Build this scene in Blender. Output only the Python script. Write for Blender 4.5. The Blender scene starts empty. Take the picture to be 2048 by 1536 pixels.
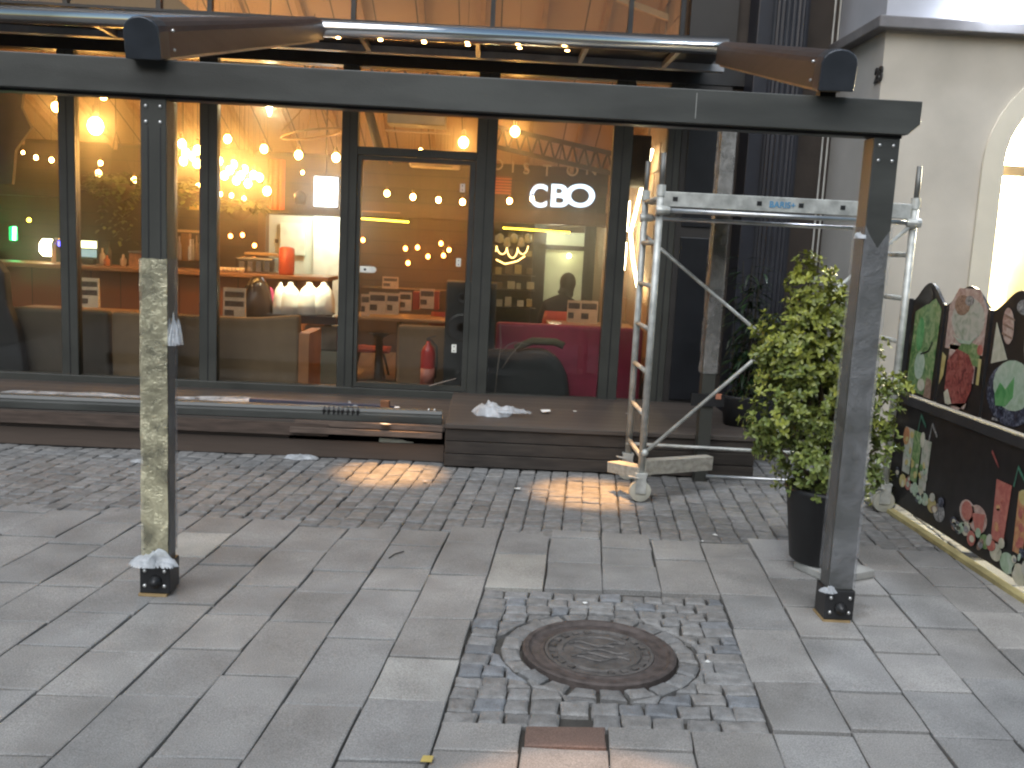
import bpy, bmesh, math, random
from math import sin, cos, pi, radians, atan2, sqrt
from mathutils import Vector, Matrix, noise
random.seed(7)
S = bpy.context.scene
COL = S.collection
# ------------------------------------------------------------------ camera
F_PX = 1880.0
YAW, PITCH, ROLL = radians(1.7), radians(8.29), radians(2.86)
CAM = Vector((0, 0, 1.65))
FW = Vector((sin(YAW)*cos(PITCH), cos(YAW)*cos(PITCH), -sin(PITCH)))
R0 = Vector((cos(YAW), -sin(YAW), 0)); U0 = R0.cross(FW)
RT = cos(ROLL)*R0 + sin(ROLL)*U0
UP = -sin(ROLL)*R0 + cos(ROLL)*U0
def _ray(x, y): return FW + (x-1024)/F_PX*RT - (y-768)/F_PX*UP
def at(x, y, Y):
    d = _ray(x, y); return CAM + d*(Y/d.y)
def gz(x, y, Z=0.0):
    d = _ray(x, y); return CAM + d*((Z-CAM.z)/d.z)
def ax(x, y, X):
    d = _ray(x, y); return CAM + d*(X/d.x)
cd = bpy.data.cameras.new('camera'); co = bpy.data.objects.new('camera', cd); COL.objects.link(co)
M3 = Matrix((RT, UP, -FW)).transposed()
co.matrix_world = Matrix.Translation(CAM) @ M3.to_4x4()
cd.sensor_width = 36; cd.sensor_fit = 'HORIZONTAL'; cd.lens = F_PX/2048*36
cd.clip_start = .05; cd.clip_end = 500
S.camera = co
# ------------------------------------------------------------------ materials
MATS = {}
def srgb(h):
    return tuple(((c/255)/12.92 if c/255 <= .04045 else ((c/255+.055)/1.055)**2.4) for c in h)
def mat(name, col=(.5, .5, .5), rough=.6, metal=0., var=.18, scale=6., bump=0., bscale=80., stretch=(1, 1, 1), tint=False, spec=.5,
        emit=None, estr=0., trans=0., col2=None, alpha=1., detail=4., sss=0., rvar=0., speck=0.):
    if name in MATS: return MATS[name]
    m = bpy.data.materials.new(name); m.use_nodes = True
    N = m.node_tree.nodes; L = m.node_tree.links; b = N['Principled BSDF']
    b.inputs['Roughness'].default_value = rough; b.inputs['Metallic'].default_value = metal
    b.inputs['Specular IOR Level'].default_value = spec
    tc = N.new('ShaderNodeTexCoord'); mp = N.new('ShaderNodeMapping'); mp.inputs['Scale'].default_value = stretch
    L.new(tc.outputs['Object'], mp.inputs['Vector'])
    nz = N.new('ShaderNodeTexNoise'); nz.inputs['Scale'].default_value = scale; nz.inputs['Detail'].default_value = detail
    L.new(mp.outputs[0], nz.inputs['Vector'])
    rp = N.new('ShaderNodeValToRGB')
    c2 = col2 if col2 else tuple(min(1, c*(1+var)) for c in col)
    c1 = col if col2 else tuple(c*(1-var) for c in col)
    rp.color_ramp.elements[0].position = .32; rp.color_ramp.elements[1].position = .68
    rp.color_ramp.elements[0].color = (*c1, 1); rp.color_ramp.elements[1].color = (*c2, 1)
    L.new(nz.outputs['Fac'], rp.inputs['Fac'])
    out = rp.outputs['Color']
    if speck:
        n3 = N.new('ShaderNodeTexNoise'); n3.inputs['Scale'].default_value = 210; n3.inputs['Detail'].default_value = 3; L.new(mp.outputs[0], n3.inputs['Vector'])
        m3_ = N.new('ShaderNodeMapRange'); m3_.inputs[1].default_value = .3; m3_.inputs[2].default_value = .7; m3_.inputs[3].default_value = 1-speck; m3_.inputs[4].default_value = 1+speck; L.new(n3.outputs['Fac'], m3_.inputs[0])
        n4 = N.new('ShaderNodeTexNoise'); n4.inputs['Scale'].default_value = 1.1; n4.inputs['Detail'].default_value = 8; n4.inputs['Roughness'].default_value = .7; L.new(mp.outputs[0], n4.inputs['Vector'])
        m4_ = N.new('ShaderNodeMapRange'); m4_.inputs[1].default_value = .35; m4_.inputs[2].default_value = .65; m4_.inputs[3].default_value = .87; m4_.inputs[4].default_value = 1.10; L.new(n4.outputs['Fac'], m4_.inputs[0])
        mq = N.new('ShaderNodeMath'); mq.operation = 'MULTIPLY'; L.new(m3_.outputs[0], mq.inputs[0]); L.new(m4_.outputs[0], mq.inputs[1])
        vq = N.new('ShaderNodeVectorMath'); vq.operation = 'SCALE'; L.new(out, vq.inputs[0]); L.new(mq.outputs[0], vq.inputs['Scale']); out = vq.outputs[0]
    if tint:
        at_ = N.new('ShaderNodeAttribute'); at_.attribute_name = 'tint'
        mx = N.new('ShaderNodeMix'); mx.data_type = 'RGBA'; mx.blend_type = 'MULTIPLY'; mx.inputs[0].default_value = 1
        L.new(out, mx.inputs[6]); L.new(at_.outputs['Color'], mx.inputs[7]); out = mx.outputs[2]
    L.new(out, b.inputs['Base Color'])
    if rvar:
        mr = N.new('ShaderNodeMapRange'); mr.inputs[3].default_value = rough-rvar; mr.inputs[4].default_value = rough+rvar
        L.new(nz.outputs['Fac'], mr.inputs[0]); L.new(mr.outputs[0], b.inputs['Roughness'])
    if bump:
        n2 = N.new('ShaderNodeTexNoise'); n2.inputs['Scale'].default_value = bscale; n2.inputs['Detail'].default_value = 5
        L.new(mp.outputs[0], n2.inputs['Vector'])
        bp = N.new('ShaderNodeBump'); bp.inputs['Strength'].default_value = bump; bp.inputs['Distance'].default_value = .01
        L.new(n2.outputs['Fac'], bp.inputs['Height']); L.new(bp.outputs[0], b.inputs['Normal'])
    if emit:
        b.inputs['Emission Color'].default_value = (*emit, 1); b.inputs['Emission Strength'].default_value = estr
    if trans: b.inputs['Transmission Weight'].default_value = trans
    if alpha < 1: b.inputs['Alpha'].default_value = alpha
    MATS[name] = m
    return m
def emis(name, col, st): return mat(name, (.02, .02, .02), .4, emit=col, estr=st)
def glass_mat(name, dens=19., clear=(.95, .96, .94), g=.91):
    """pane a centimetre thick: clear faces with a plain reflection, and a forward scattering body added for bloom around the lamps"""
    m = bpy.data.materials.new(name); m.use_nodes = True
    N = m.node_tree.nodes; L = m.node_tree.links; N.remove(N['Principled BSDF']); o = N['Material Output']
    tr = N.new('ShaderNodeBsdfTransparent'); tr.inputs[0].default_value = (*clear, 1)
    gl = N.new('ShaderNodeBsdfGlossy'); gl.inputs['Roughness'].default_value = .03
    fr = N.new('ShaderNodeFresnel'); fr.inputs['IOR'].default_value = 1.5
    ge = N.new('ShaderNodeNewGeometry'); sb = N.new('ShaderNodeMath'); sb.operation = 'SUBTRACT'; sb.inputs[0].default_value = 1; L.new(ge.outputs['Backfacing'], sb.inputs[1])
    mm = N.new('ShaderNodeMath'); mm.operation = 'MULTIPLY'; L.new(fr.outputs[0], mm.inputs[0]); L.new(sb.outputs[0], mm.inputs[1])
    m2 = N.new('ShaderNodeMixShader'); L.new(mm.outputs[0], m2.inputs[0]); L.new(tr.outputs[0], m2.inputs[1]); L.new(gl.outputs[0], m2.inputs[2])
    L.new(m2.outputs[0], o.inputs[0])
    if dens:  # scattering volume added to give the lamps their bloom
        vs = N.new('ShaderNodeVolumeScatter'); vs.inputs['Density'].default_value = dens; vs.inputs['Anisotropy'].default_value = g; vs.inputs[0].default_value = (1, .95, .86, 1)
        L.new(vs.outputs[0], o.inputs['Volume'])
    return m
def film_mat(name, col, dens=.5, rough=.2, sc_=16, metal=0., bsc=34):
    m = bpy.data.materials.new(name); m.use_nodes = True
    N = m.node_tree.nodes; L = m.node_tree.links; b = N['Principled BSDF']; o = N['Material Output']
    b.inputs['Base Color'].default_value = (*col, 1); b.inputs['Roughness'].default_value = rough; b.inputs['Specular IOR Level'].default_value = .9
    tc = N.new('ShaderNodeTexCoord'); nz = N.new('ShaderNodeTexNoise'); nz.inputs['Scale'].default_value = sc_; nz.inputs['Detail'].default_value = 7; b.inputs['Metallic'].default_value = metal
    nz.inputs['Distortion'].default_value = .8
    L.new(tc.outputs['Object'], nz.inputs['Vector'])
    mr = N.new('ShaderNodeMapRange'); mr.inputs[1].default_value = .3; mr.inputs[2].default_value = .7
    mr.inputs[3].default_value = dens*.35; mr.inputs[4].default_value = min(1, dens*1.5); L.new(nz.outputs['Fac'], mr.inputs[0])
    bp = N.new('ShaderNodeBump'); bp.inputs['Strength'].default_value = .8; bp.inputs['Distance'].default_value = .012
    nb = N.new('ShaderNodeTexNoise'); nb.inputs['Scale'].default_value = bsc; nb.inputs['Detail'].default_value = 6; nb.inputs['Distortion'].default_value = 1.5; L.new(tc.outputs['Object'], nb.inputs['Vector'])
    L.new(nb.outputs['Fac'], bp.inputs['Height']); L.new(bp.outputs[0], b.inputs['Normal'])
    tl = N.new('ShaderNodeBsdfTranslucent'); tl.inputs[0].default_value = (*col, 1)
    ma = N.new('ShaderNodeMixShader'); ma.inputs[0].default_value = .3; L.new(b.outputs[0], ma.inputs[1]); L.new(tl.outputs[0], ma.inputs[2])
    tr = N.new('ShaderNodeBsdfTransparent')
    mx = N.new('ShaderNodeMixShader'); L.new(mr.outputs[0], mx.inputs[0]); L.new(tr.outputs[0], mx.inputs[1]); L.new(ma.outputs[0], mx.inputs[2])
    L.new(mx.outputs[0], o.inputs[0])
    return m
def slat_mat(name, col, freq, axis='Z', rough=.6, var=.35, gap=.1):
    """boards: dark joints every 1/freq metres along an axis, each board a shade of its own"""
    m = bpy.data.materials.new(name); m.use_nodes = True
    N = m.node_tree.nodes; L = m.node_tree.links; b = N['Principled BSDF']; b.inputs['Roughness'].default_value = rough
    tc = N.new('ShaderNodeTexCoord'); sp = N.new('ShaderNodeSeparateXYZ'); L.new(tc.outputs['Object'], sp.inputs[0])
    mu = N.new('ShaderNodeMath'); mu.operation = 'MULTIPLY'; mu.inputs[1].default_value = freq; L.new(sp.outputs[axis], mu.inputs[0])
    fl = N.new('ShaderNodeMath'); fl.operation = 'FLOOR'; L.new(mu.outputs[0], fl.inputs[0])
    wn = N.new('ShaderNodeTexWhiteNoise'); wn.noise_dimensions = '1D'; L.new(fl.outputs[0], wn.inputs['W'])
    fc = N.new('ShaderNodeMath'); fc.operation = 'FRACT'; L.new(mu.outputs[0], fc.inputs[0])
    gt = N.new('ShaderNodeMath'); gt.operation = 'GREATER_THAN'; gt.inputs[1].default_value = gap; L.new(fc.outputs[0], gt.inputs[0])
    nz = N.new('ShaderNodeTexNoise'); nz.inputs['Scale'].default_value = 5; nz.inputs['Detail'].default_value = 6
    mp = N.new('ShaderNodeMapping'); mp.inputs['Scale'].default_value = {'X': (9, .6, .6), 'Z': (.5, .5, 9), 'Y': (.6, 9, .6)}[axis]
    L.new(tc.outputs['Object'], mp.inputs[0]); L.new(mp.outputs[0], nz.inputs['Vector'])
    ad = N.new('ShaderNodeMath'); ad.operation = 'ADD'; L.new(wn.outputs['Value'], ad.inputs[0]); L.new(nz.outputs['Fac'], ad.inputs[1])
    mr = N.new('ShaderNodeMapRange'); mr.inputs[1].default_value = 0; mr.inputs[2].default_value = 2; mr.inputs[3].default_value = 1-var; mr.inputs[4].default_value = 1+var
    L.new(ad.outputs[0], mr.inputs[0])
    m2 = N.new('ShaderNodeMath'); m2.operation = 'MULTIPLY'; L.new(mr.outputs[0], m2.inputs[0]); L.new(gt.outputs[0], m2.inputs[1])
    vm = N.new('ShaderNodeVectorMath'); vm.operation = 'SCALE'; vm.inputs[0].default_value = col; L.new(m2.outputs[0], vm.inputs['Scale'])
    L.new(vm.outputs[0], b.inputs['Base Color'])
    bp = N.new('ShaderNodeBump'); bp.inputs['Strength'].default_value = .6; bp.inputs['Distance'].default_value = .01
    L.new(m2.outputs[0], bp.inputs['Height']); L.new(bp.outputs[0], b.inputs['Normal'])
    return m
def print_mat(name, c1, c2, c3, scale=14, rough=.3):
    """printed picture: three inks in noisy patches"""
    def soft(c): a = sum(c)/3; return tuple(a*.35+k*.65 for k in c)
    c1, c2, c3 = soft(c1), soft(c2), soft(c3)
    m = bpy.data.materials.new(name); m.use_nodes = True
    N = m.node_tree.nodes; L = m.node_tree.links; b = N['Principled BSDF']; b.inputs['Roughness'].default_value = rough
    tc = N.new('ShaderNodeTexCoord'); nz = N.new('ShaderNodeTexNoise'); nz.inputs['Scale'].default_value = scale*1.5; nz.inputs['Detail'].default_value = 6
    nz.inputs['Distortion'].default_value = 1.2
    L.new(tc.outputs['Object'], nz.inputs['Vector'])
    rp = N.new('ShaderNodeValToRGB'); e = rp.color_ramp.elements
    e[0].position = .33; e[0].color = (*c1, 1); e[1].position = .66; e[1].color = (*c3, 1); k = e.new(.5); k.color = (*c2, 1)
    L.new(nz.outputs['Fac'], rp.inputs[0]); L.new(rp.outputs[0], b.inputs['Base Color'])
    return m
# ------------------------------------------------------------------ mesh builder
def worg(o):
    v = Vector((0, 0, 0))
    while o: v += o.location; o = o.parent
    return v
class MB:
    def __init__(s): s.v = []; s.f = []; s.mi = []; s.ti = []; s.cur = 0; s.tint = None
    def face(s, pts, mi=None):
        i = len(s.v); s.v += [Vector(p) for p in pts]; s._f(tuple(range(i, i+len(pts))), mi)
    def _f(s, idx, mi=None):
        s.f.append(idx); s.mi.append(s.cur if mi is None else mi); s.ti.append(s.tint or (1, 1, 1))
    def add(s, vs, fs):
        i = len(s.v); s.v += [Vector(p) for p in vs]
        for f in fs: s._f(tuple(i+k for k in f))
    def box(s, x0, x1, y0, y1, z0, z1):
        s.add([(x0,y0,z0),(x1,y0,z0),(x1,y1,z0),(x0,y1,z0),(x0,y0,z1),(x1,y0,z1),(x1,y1,z1),(x0,y1,z1)],
              [(3,2,1,0),(4,5,6,7),(0,1,5,4),(1,2,6,5),(2,3,7,6),(3,0,4,7)]); return s
    def bar(s, p0, p1, w, h, up=(0, 0, 1)):
        p0 = Vector(p0); p1 = Vector(p1); d = (p1-p0).normalized(); u = Vector(up)
        if abs(d.dot(u)) > .98: u = Vector((0, 1, 0))
        a = d.cross(u).normalized(); b = a.cross(d)
        a *= w/2; b *= h/2
        s.add([p0-a-b,p0+a-b,p0+a+b,p0-a+b,p1-a-b,p1+a-b,p1+a+b,p1-a+b],
              [(3,2,1,0),(4,5,6,7),(0,1,5,4),(1,2,6,5),(2,3,7,6),(3,0,4,7)]); return s
    def tube(s, pts, r, n=8, caps=True):
        pts = [Vector(p) for p in pts]; rs = r if isinstance(r, (list, tuple)) else [r]*len(pts)
        base = len(s.v); prev = None
        for k, p in enumerate(pts):
            d = (pts[min(k+1, len(pts)-1)]-pts[max(k-1, 0)]).normalized()
            if prev is None:
                u = Vector((0, 0, 1)) if abs(d.z) < .9 else Vector((1, 0, 0)); a = d.cross(u).normalized()
            else: a = (prev-d*prev.dot(d)).normalized()
            prev = a; b = d.cross(a)
            for i in range(n):
                t = 2*pi*i/n; s.v.append(p+(a*cos(t)+b*sin(t))*rs[k])
        for k in range(len(pts)-1):
            for i in range(n):
                j = (i+1) % n; s._f((base+k*n+i, base+k*n+j, base+(k+1)*n+j, base+(k+1)*n+i))
        if caps:
            s._f(tuple(base+i for i in range(n))[::-1]); e = base+(len(pts)-1)*n; s._f(tuple(e+i for i in range(n)))
        return s
    def lathe(s, c, prof, n=20, axis='Z'):
        c = Vector(c); base = len(s.v)
        for r, z in prof:
            for i in range(n):
                t = 2*pi*i/n
                q = {'Z': (r*cos(t), r*sin(t), z), 'Y': (r*cos(t), z, r*sin(t)), 'X': (z, r*cos(t), r*sin(t))}[axis]
                s.v.append(c+Vector(q))
        for k in range(len(prof)-1):
            for i in range(n):
                j = (i+1) % n
                f = (base+k*n+i, base+k*n+j, base+(k+1)*n+j, base+(k+1)*n+i)
                s._f(f if axis != 'Y' else f[::-1])
        s._f(tuple(base+i for i in range(n))[::-1]); e = base+(len(prof)-1)*n; s._f(tuple(e+i for i in range(n)))
        return s
    def ball(s, c, r, n=8, m=6, sc=(1, 1, 1)):
        c = Vector(c); base = len(s.v)
        s.v.append(c+Vector((0, 0, r*sc[2])))
        for k in range(1, m):
            ph = pi*k/m
            for i in range(n):
                t = 2*pi*i/n; s.v.append(c+Vector((r*sc[0]*sin(ph)*cos(t), r*sc[1]*sin(ph)*sin(t), r*sc[2]*cos(ph))))
        s.v.append(c-Vector((0, 0, r*sc[2]))); last = len(s.v)-1
        for i in range(n):
            j = (i+1) % n
            s._f((base, base+1+i, base+1+j)); s._f((last, base+1+(m-2)*n+j, base+1+(m-2)*n+i))
            for k in range(m-2):
                a = base+1+k*n; s._f((a+i, a+n+i, a+n+j, a+j))
        return s
    def prism(s, outline, ex):
        """outline: 3D polygon; ex: extrusion vector"""
        n = len(outline); ex = Vector(ex); o = [Vector(p) for p in outline]
        s.add(o+[p+ex for p in o], [tuple(range(n))[::-1], tuple(range(n, 2*n))]+[(i, (i+1) % n, n+(i+1) % n, n+i) for i in range(n)]); return s
    def build(s, name, m, parent=None, smooth=False, bevel=0., fix=True):
        me = bpy.data.meshes.new(name)
        off = worg(parent) if parent else Vector((0, 0, 0))
        me.from_pydata([v-off for v in s.v], [], s.f)
        for mm in (m if isinstance(m, list) else [m]): me.materials.append(mm)
        me.polygons.foreach_set('material_index', s.mi)
        if any(t != (1, 1, 1) for t in s.ti):
            ca = me.color_attributes.new('tint', 'FLOAT_COLOR', 'CORNER')
            buf = []
            for p, t in zip(me.polygons, s.ti): buf += [t[0], t[1], t[2], 1.]*p.loop_total
            ca.data.foreach_set('color', buf)
        if fix:
            bm = bmesh.new(); bm.from_mesh(me); bmesh.ops.recalc_face_normals(bm, faces=bm.faces); bm.to_mesh(me); bm.free()
        if smooth: me.polygons.foreach_set('use_smooth', [True]*len(me.polygons))
        me.update()
        o = bpy.data.objects.new(name, me); COL.objects.link(o)
        if parent: o.parent = parent
        if bevel:
            b = o.modifiers.new('bevel', 'BEVEL'); b.width = bevel; b.segments = 2; b.limit_method = 'ANGLE'; b.angle_limit = radians(40)
        return o
def tag(o, label=None, cat=None, group=None, kind=None):
    if label: o['label'] = label
    if cat: o['category'] = cat
    if group: o['group'] = group
    if kind: o['kind'] = kind
    return o
def thing(name, loc, label, cat, group=None):
    o = bpy.data.objects.new(name, None); COL.objects.link(o); o.location = Vector(loc); o.empty_display_size = .1
    return tag(o, label, cat, group)
def copy_tree(o, parent=None):
    c = o.copy(); COL.objects.link(c)
    if parent: c.parent = parent
    for ch in list(o.children): copy_tree(ch, c)
    return c
def text_obj(name, body, size, ext, m, M, parent=None, bold=0., sx=1.):
    cu = bpy.data.curves.new(name, 'FONT'); cu.body = body; cu.size = size; cu.extrude = ext; cu.align_x = 'CENTER'; cu.align_y = 'CENTER'; cu.offset = bold
    t = bpy.data.objects.new(name, cu); COL.objects.link(t)
    dg = bpy.context.evaluated_depsgraph_get(); me = bpy.data.meshes.new_from_object(t.evaluated_get(dg))
    bpy.data.objects.remove(t)
    off = worg(parent) if parent else Vector((0, 0, 0))
    me.transform(Matrix.Translation(-off) @ M @ Matrix.Diagonal((sx, 1, 1, 1)))
    me.materials.clear(); me.materials.append(m)
    o = bpy.data.objects.new(name, me); COL.objects.link(o)
    if parent: o.parent = parent
    return o
def M_face(p, right, up):
    r = Vector(right).normalized(); u = Vector(up).normalized(); n = r.cross(u)
    return Matrix.Translation(Vector(p)) @ Matrix((r, u, n)).transposed().to_4x4()
def nz(p, s=1.): return noise.noise(Vector(p)*s)
def crumple(name, c, sx, sy, sz, m, seed, parent=None, rot=0., n=26):
    mb = MB(); c = Vector(c); ii = {}
    for a in range(n+1):
        for b in range(n+1):
            u = a/n*2-1; v = b/n*2-1
            w = 1+.35*nz((u*1.3+seed, v*1.3, seed*.7))+.22*nz((u*3+seed, v*3, 1.3))
            r = max(0, 1-(u*u+v*v))
            k1 = 1-abs(nz((u*1.5+seed*3, v*1.5, seed)))*2; k2 = 1-abs(nz((u*3.3, v*3.3+seed, 2.)))*2; k3 = 1-abs(nz((u*8, v*8, seed)))*2
            h = (r**.6)*max(.08, .22+.50*k1*(.6+nz((u+seed, v, 5.)))+.14*k2+.03*k3)
            x = u*w*sx; y = v*w*sy
            ii[a, b] = len(mb.v)
            mb.v.append(c+Vector((x*cos(rot)-y*sin(rot), x*sin(rot)+y*cos(rot), h*sz+.004)))
    for a in range(n):
        for b in range(n):
            u = (a+.5)/n*2-1; v = (b+.5)/n*2-1
            if u*u+v*v < 1.02: mb._f((ii[a, b], ii[a+1, b], ii[a+1, b+1], ii[a, b+1]))
    return mb.build(name, m, parent, smooth=True, fix=False)
# palette
frame_m = mat('dark_frame_metal', (.052, .053, .046), .42, .0, .2, 3., .05, 200.)
black_m = mat('black_metal', (.020, .020, .021), .4, .0, .25, 9.)
beam_m = mat('pergola_dark_metal', (.058, .060, .055), .36, .0, .28, 3.5, .10, 160., stretch=(.5, 2, 2), rvar=.1)
alu_m = mat('bare_aluminium', (.55, .56, .57), .32, .9, .12, 12., .05, 150., rvar=.1)
galv_m = mat('galvanised_steel', (.50, .51, .48), .5, .35, .28, 14., .15, 120.)
silver_m = mat('brushed_silver', (.85, .86, .87), .17, .95, .06, 3., stretch=(.2, 6, 6))
brown_m = mat('brown_rail_metal', (.060, .043, .038), .42, .2, .2, 4., stretch=(6, .5, 6))
bolt_m = mat('zinc_bolt', (.7, .7, .68), .3, .9)
wood_m = mat('weathered_wood', (.30, .27, .22), .8, 0, .3, 8., .3, 40., stretch=(1, 6, 6))
glass_m = glass_mat('window_glass')
# ------------------------------------------------------------------ ground
g = MB(); g.box(-90, 90, -80, 110, -.40, -.028)
tag(g.build('ground', mat('joint_sand', (.065, .060, .052), .95, 0, .35, 9., .4, 120.)), kind='structure')
stone_m = mat('flagstone', (.266, .260, .249), .70, 0, .16, 3.5, .35, 140., tint=True, rvar=.1, detail=8, speck=.34)
cob_m = mat('granite_sett', (.205, .202, .196), .68, 0, .22, 22., .4, 130., tint=True, rvar=.1, speck=.22)
_d = _ray(1180, 502); DIR = Vector((_d.x, _d.y, 0)).normalized()
O_ = gz(1000, 1070)
def uv(u, v):          # u metres along the cross joints, v metres along the column direction
    return Vector((O_.x+u+(v)*DIR.x, O_.y+v*DIR.y, 0))
def stone_block(mb, quad, top, edge, gap, jit, dome=.0, tilt=.003, tint=(1, 1, 1), rings=1):
    c = sum(quad, Vector())/4; mb.tint = tint
    q = []
    for p in quad:
        dirc = (c-p); q.append(p+dirc.normalized()*gap*1.2+Vector((random.uniform(-jit, jit), random.uniform(-jit, jit), 0)))
    tx, ty = random.uniform(-tilt, tilt), random.uniform(-tilt, tilt); sz = max((quad[1]-quad[0]).length, .05)
    def lift(p, h): return Vector((p.x, p.y, top+h+((p.x-c.x)*tx+(p.y-c.y)*ty)/sz))
    # outline with midpoints for an uneven edge
    out = []
    for k in range(4):
        a, b = q[k], q[(k+1) % 4]; out.append(a)
        m = (a+b)/2; out.append(m+Vector((random.uniform(-jit, jit), random.uniform(-jit, jit), 0))*.8)
    n = 8
    rin = [c+(p-c)*(1-edge/max((p-c).length, .01)) for p in out]
    rin2 = [c+(p-c)*.55 for p in out]
    lo = [Vector((p.x, p.y, -.04)) for p in out]
    e0 = [lift(p, -edge*.42-dome) for p in out]; e1 = [lift(p, -dome*.35) for p in rin]; e2 = [lift(p, 0) for p in rin2]
    i = len(mb.v); mb.v += lo+e0+e1+e2+[lift(c, dome*.1)]
    for r in range(3):
        for k in range(n):
            j = (k+1) % n; mb._f((i+r*n+k, i+r*n+j, i+(r+1)*n+j, i+(r+1)*n+k))
    for k in range(n): mb._f((i+3*n+k, i+3*n+(k+1) % n, i+4*n))
MAN = gz(1198, 1303); MANR = .315
W = .292
flag = MB()
def greyish(lo=.91, hi=1.07, warm=.015):
    t = random.uniform(lo, hi); w = random.uniform(-warm, warm); return (t*(1+w), t, t*(1-w*1.1))
for k in range(-22, 18):
    u0, u1 = k*W, (k+1)*W
    vend = .03+(.10 if k < -4 else 0)+random.choice((0, 0, .0, -.12, .1))
    if k < -12: vend += .35
    v = -5.2+random.uniform(0, .4)
    while v < vend-.04:
        ln = random.choice((.30, .36, .42, .46, .52, .58, .40))
        v1 = min(v+ln, vend)
        if vend-v1 < .12: v1 = vend
        hole = 0 <= k <= 3
        if k == 1 and v < -2.18-.14 < v1-.02: v1 = -2.18-.14
        pv0, pv1 = -2.18, -.93+(.06 if k == 0 else 0)
        if hole and v < pv1 and v1 > pv0:
            if v < pv0-.12: v1 = pv0
            elif v1 > pv1+.12: v = pv1
            else: v = v1; continue
            if v >= v1: v = v1; continue
        tint = greyish()
        if k == 1 and v > -2.34 and v1 <= pv0+.01: tint = (.66, .45, .38)
        c = uv((u0+u1)/2, (v+v1)/2)
        if random.random() < .05: tint = tuple(t*1.22 for t in tint)
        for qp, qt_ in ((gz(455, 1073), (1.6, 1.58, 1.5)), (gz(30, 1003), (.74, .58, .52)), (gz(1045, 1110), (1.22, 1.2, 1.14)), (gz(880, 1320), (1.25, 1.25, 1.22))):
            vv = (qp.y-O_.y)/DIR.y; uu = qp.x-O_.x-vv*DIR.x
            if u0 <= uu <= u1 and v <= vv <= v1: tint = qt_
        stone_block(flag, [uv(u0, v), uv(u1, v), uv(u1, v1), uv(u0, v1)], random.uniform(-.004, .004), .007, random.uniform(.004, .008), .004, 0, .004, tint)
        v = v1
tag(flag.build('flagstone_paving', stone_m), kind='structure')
cob = MB()
CW = .118
for k in range(-56, 46):
    u0, u1 = k*CW+random.uniform(-.004, .004), (k+1)*CW
    kk = math.floor((u0+.05)/W)
    v = {True: .12}.get(kk < -4, .03)+(.33 if kk < -12 else 0)+random.uniform(0, .05)-.02
    while v < 2.35:
        ln = random.choice((.085, .10, .11, .12, .14, .165)); v1 = v+ln
        stone_block(cob, [uv(u0, v), uv(u1, v), uv(u1, v1), uv(u0, v1)], random.uniform(-.004, .004), .010, .004, .004, .003, .006, greyish(.80, 1.16, .02))
        v = v1
# setts round the manhole
pc = uv(2*W, -1.55)
def inpatch(p):
    v = (p.y-O_.y)/DIR.y; u = p.x-O_.x-v*DIR.x
    return -.0 <= u <= 4*W and -2.18 <= v <= -.93, u, v
n = 21
for i in range(n):
    a0 = 2*pi*i/n+.1; a1 = 2*pi*(i+1)/n+.1; r0 = MANR+.012; r1 = MANR+.012+random.uniform(.084, .094)
    pts = [MAN+Vector((cos(a)*r, sin(a)*r, 0)) for a, r in ((a0, r0), (a1, r0), (a1, r1), (a0, r1))]
    stone_block(cob, pts, random.uniform(-.006, .004), .012, .0075, .004, .004, .008, greyish(.80, 1.15, .02))
v = -2.18
while v < -.93:
    dv = random.uniform(.082, .105); u = 0
    while u < 4*W-.02:
        w = random.uniform(.085, .13)
        if 4*W-(u+w) < .07: w = 4*W-u
        c = uv(u+w/2, v+dv/2); RR = MANR+.104
        qd = [uv(u, v), uv(u+w, v), uv(u+w, v+dv), uv(u, v+dv)]
        rin_ = [(p-MAN).length for p in qd]
        if max(rin_) > RR+.03 and not (v < -2.1 and 1.3 < u/W < 1.55):
            qd = [p if (p-MAN).length >= RR else MAN+(p-MAN).normalized()*RR for p in qd]
            ar = abs((qd[2]-qd[0]).cross(qd[3]-qd[1]).z)/2
            if ar > .0018:
                blue = random.random() < .22
                t = greyish(.92, 1.24, .015); t = (t[0]*.84, t[1]*.89, t[2]*.96) if blue else t
                stone_block(cob, qd, random.uniform(-.008, .004), .010, .0045, .005 if ar > .006 else .002, .003, .006, t)
        u += w
    v += dv
tag(cob.build('cobblestone_paving', cob_m), kind='structure')
# manhole
t = thing('manhole_cover', MAN, 'round rusty brown cast iron manhole cover set among cobbles', 'manhole cover')
rust = mat('rusty_iron', (.098, .080, .073), .72, .25, .35, 18., .4, 90., rvar=.12)
iron = mat('worn_iron', (.140, .130, .122), .62, .35, .3, 14., .5, 70., rvar=.12)
f = MB(); f.lathe(MAN, [(MANR+.005, -.04), (MANR+.005, .004), (MANR-.004, .010), (MANR-.02, .010), (MANR-.026, .002), (MANR-.034, -.004), (MANR-.07, -.004), (MANR-.08, 0), (MANR-.085, 0), (MANR-.09, -.02)], 64)
f.build('frame', rust, t)
c = MB(); rc = MANR-.088
c.lathe(MAN+Vector((0, 0, 0)), [(rc, -.03), (rc, .001), (rc-.012, .002), (rc-.016, -.006), (rc-.05, -.006), (rc-.054, .002), (rc-.075, .002), (rc-.079, -.004), (.0005, -.004)], 64)
for i in range(22):
    a = 2*pi*i/22
    if i % 11 in (4, 5): continue
    p = MAN+Vector((cos(a)*(rc-.033), sin(a)*(rc-.033), -.001)); q = MAN+Vector((cos(a)*(rc-.020), sin(a)*(rc-.020), -.001)); c.bar(p-Vector((cos(a), sin(a), 0))*.01, q, .026, .008)
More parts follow.
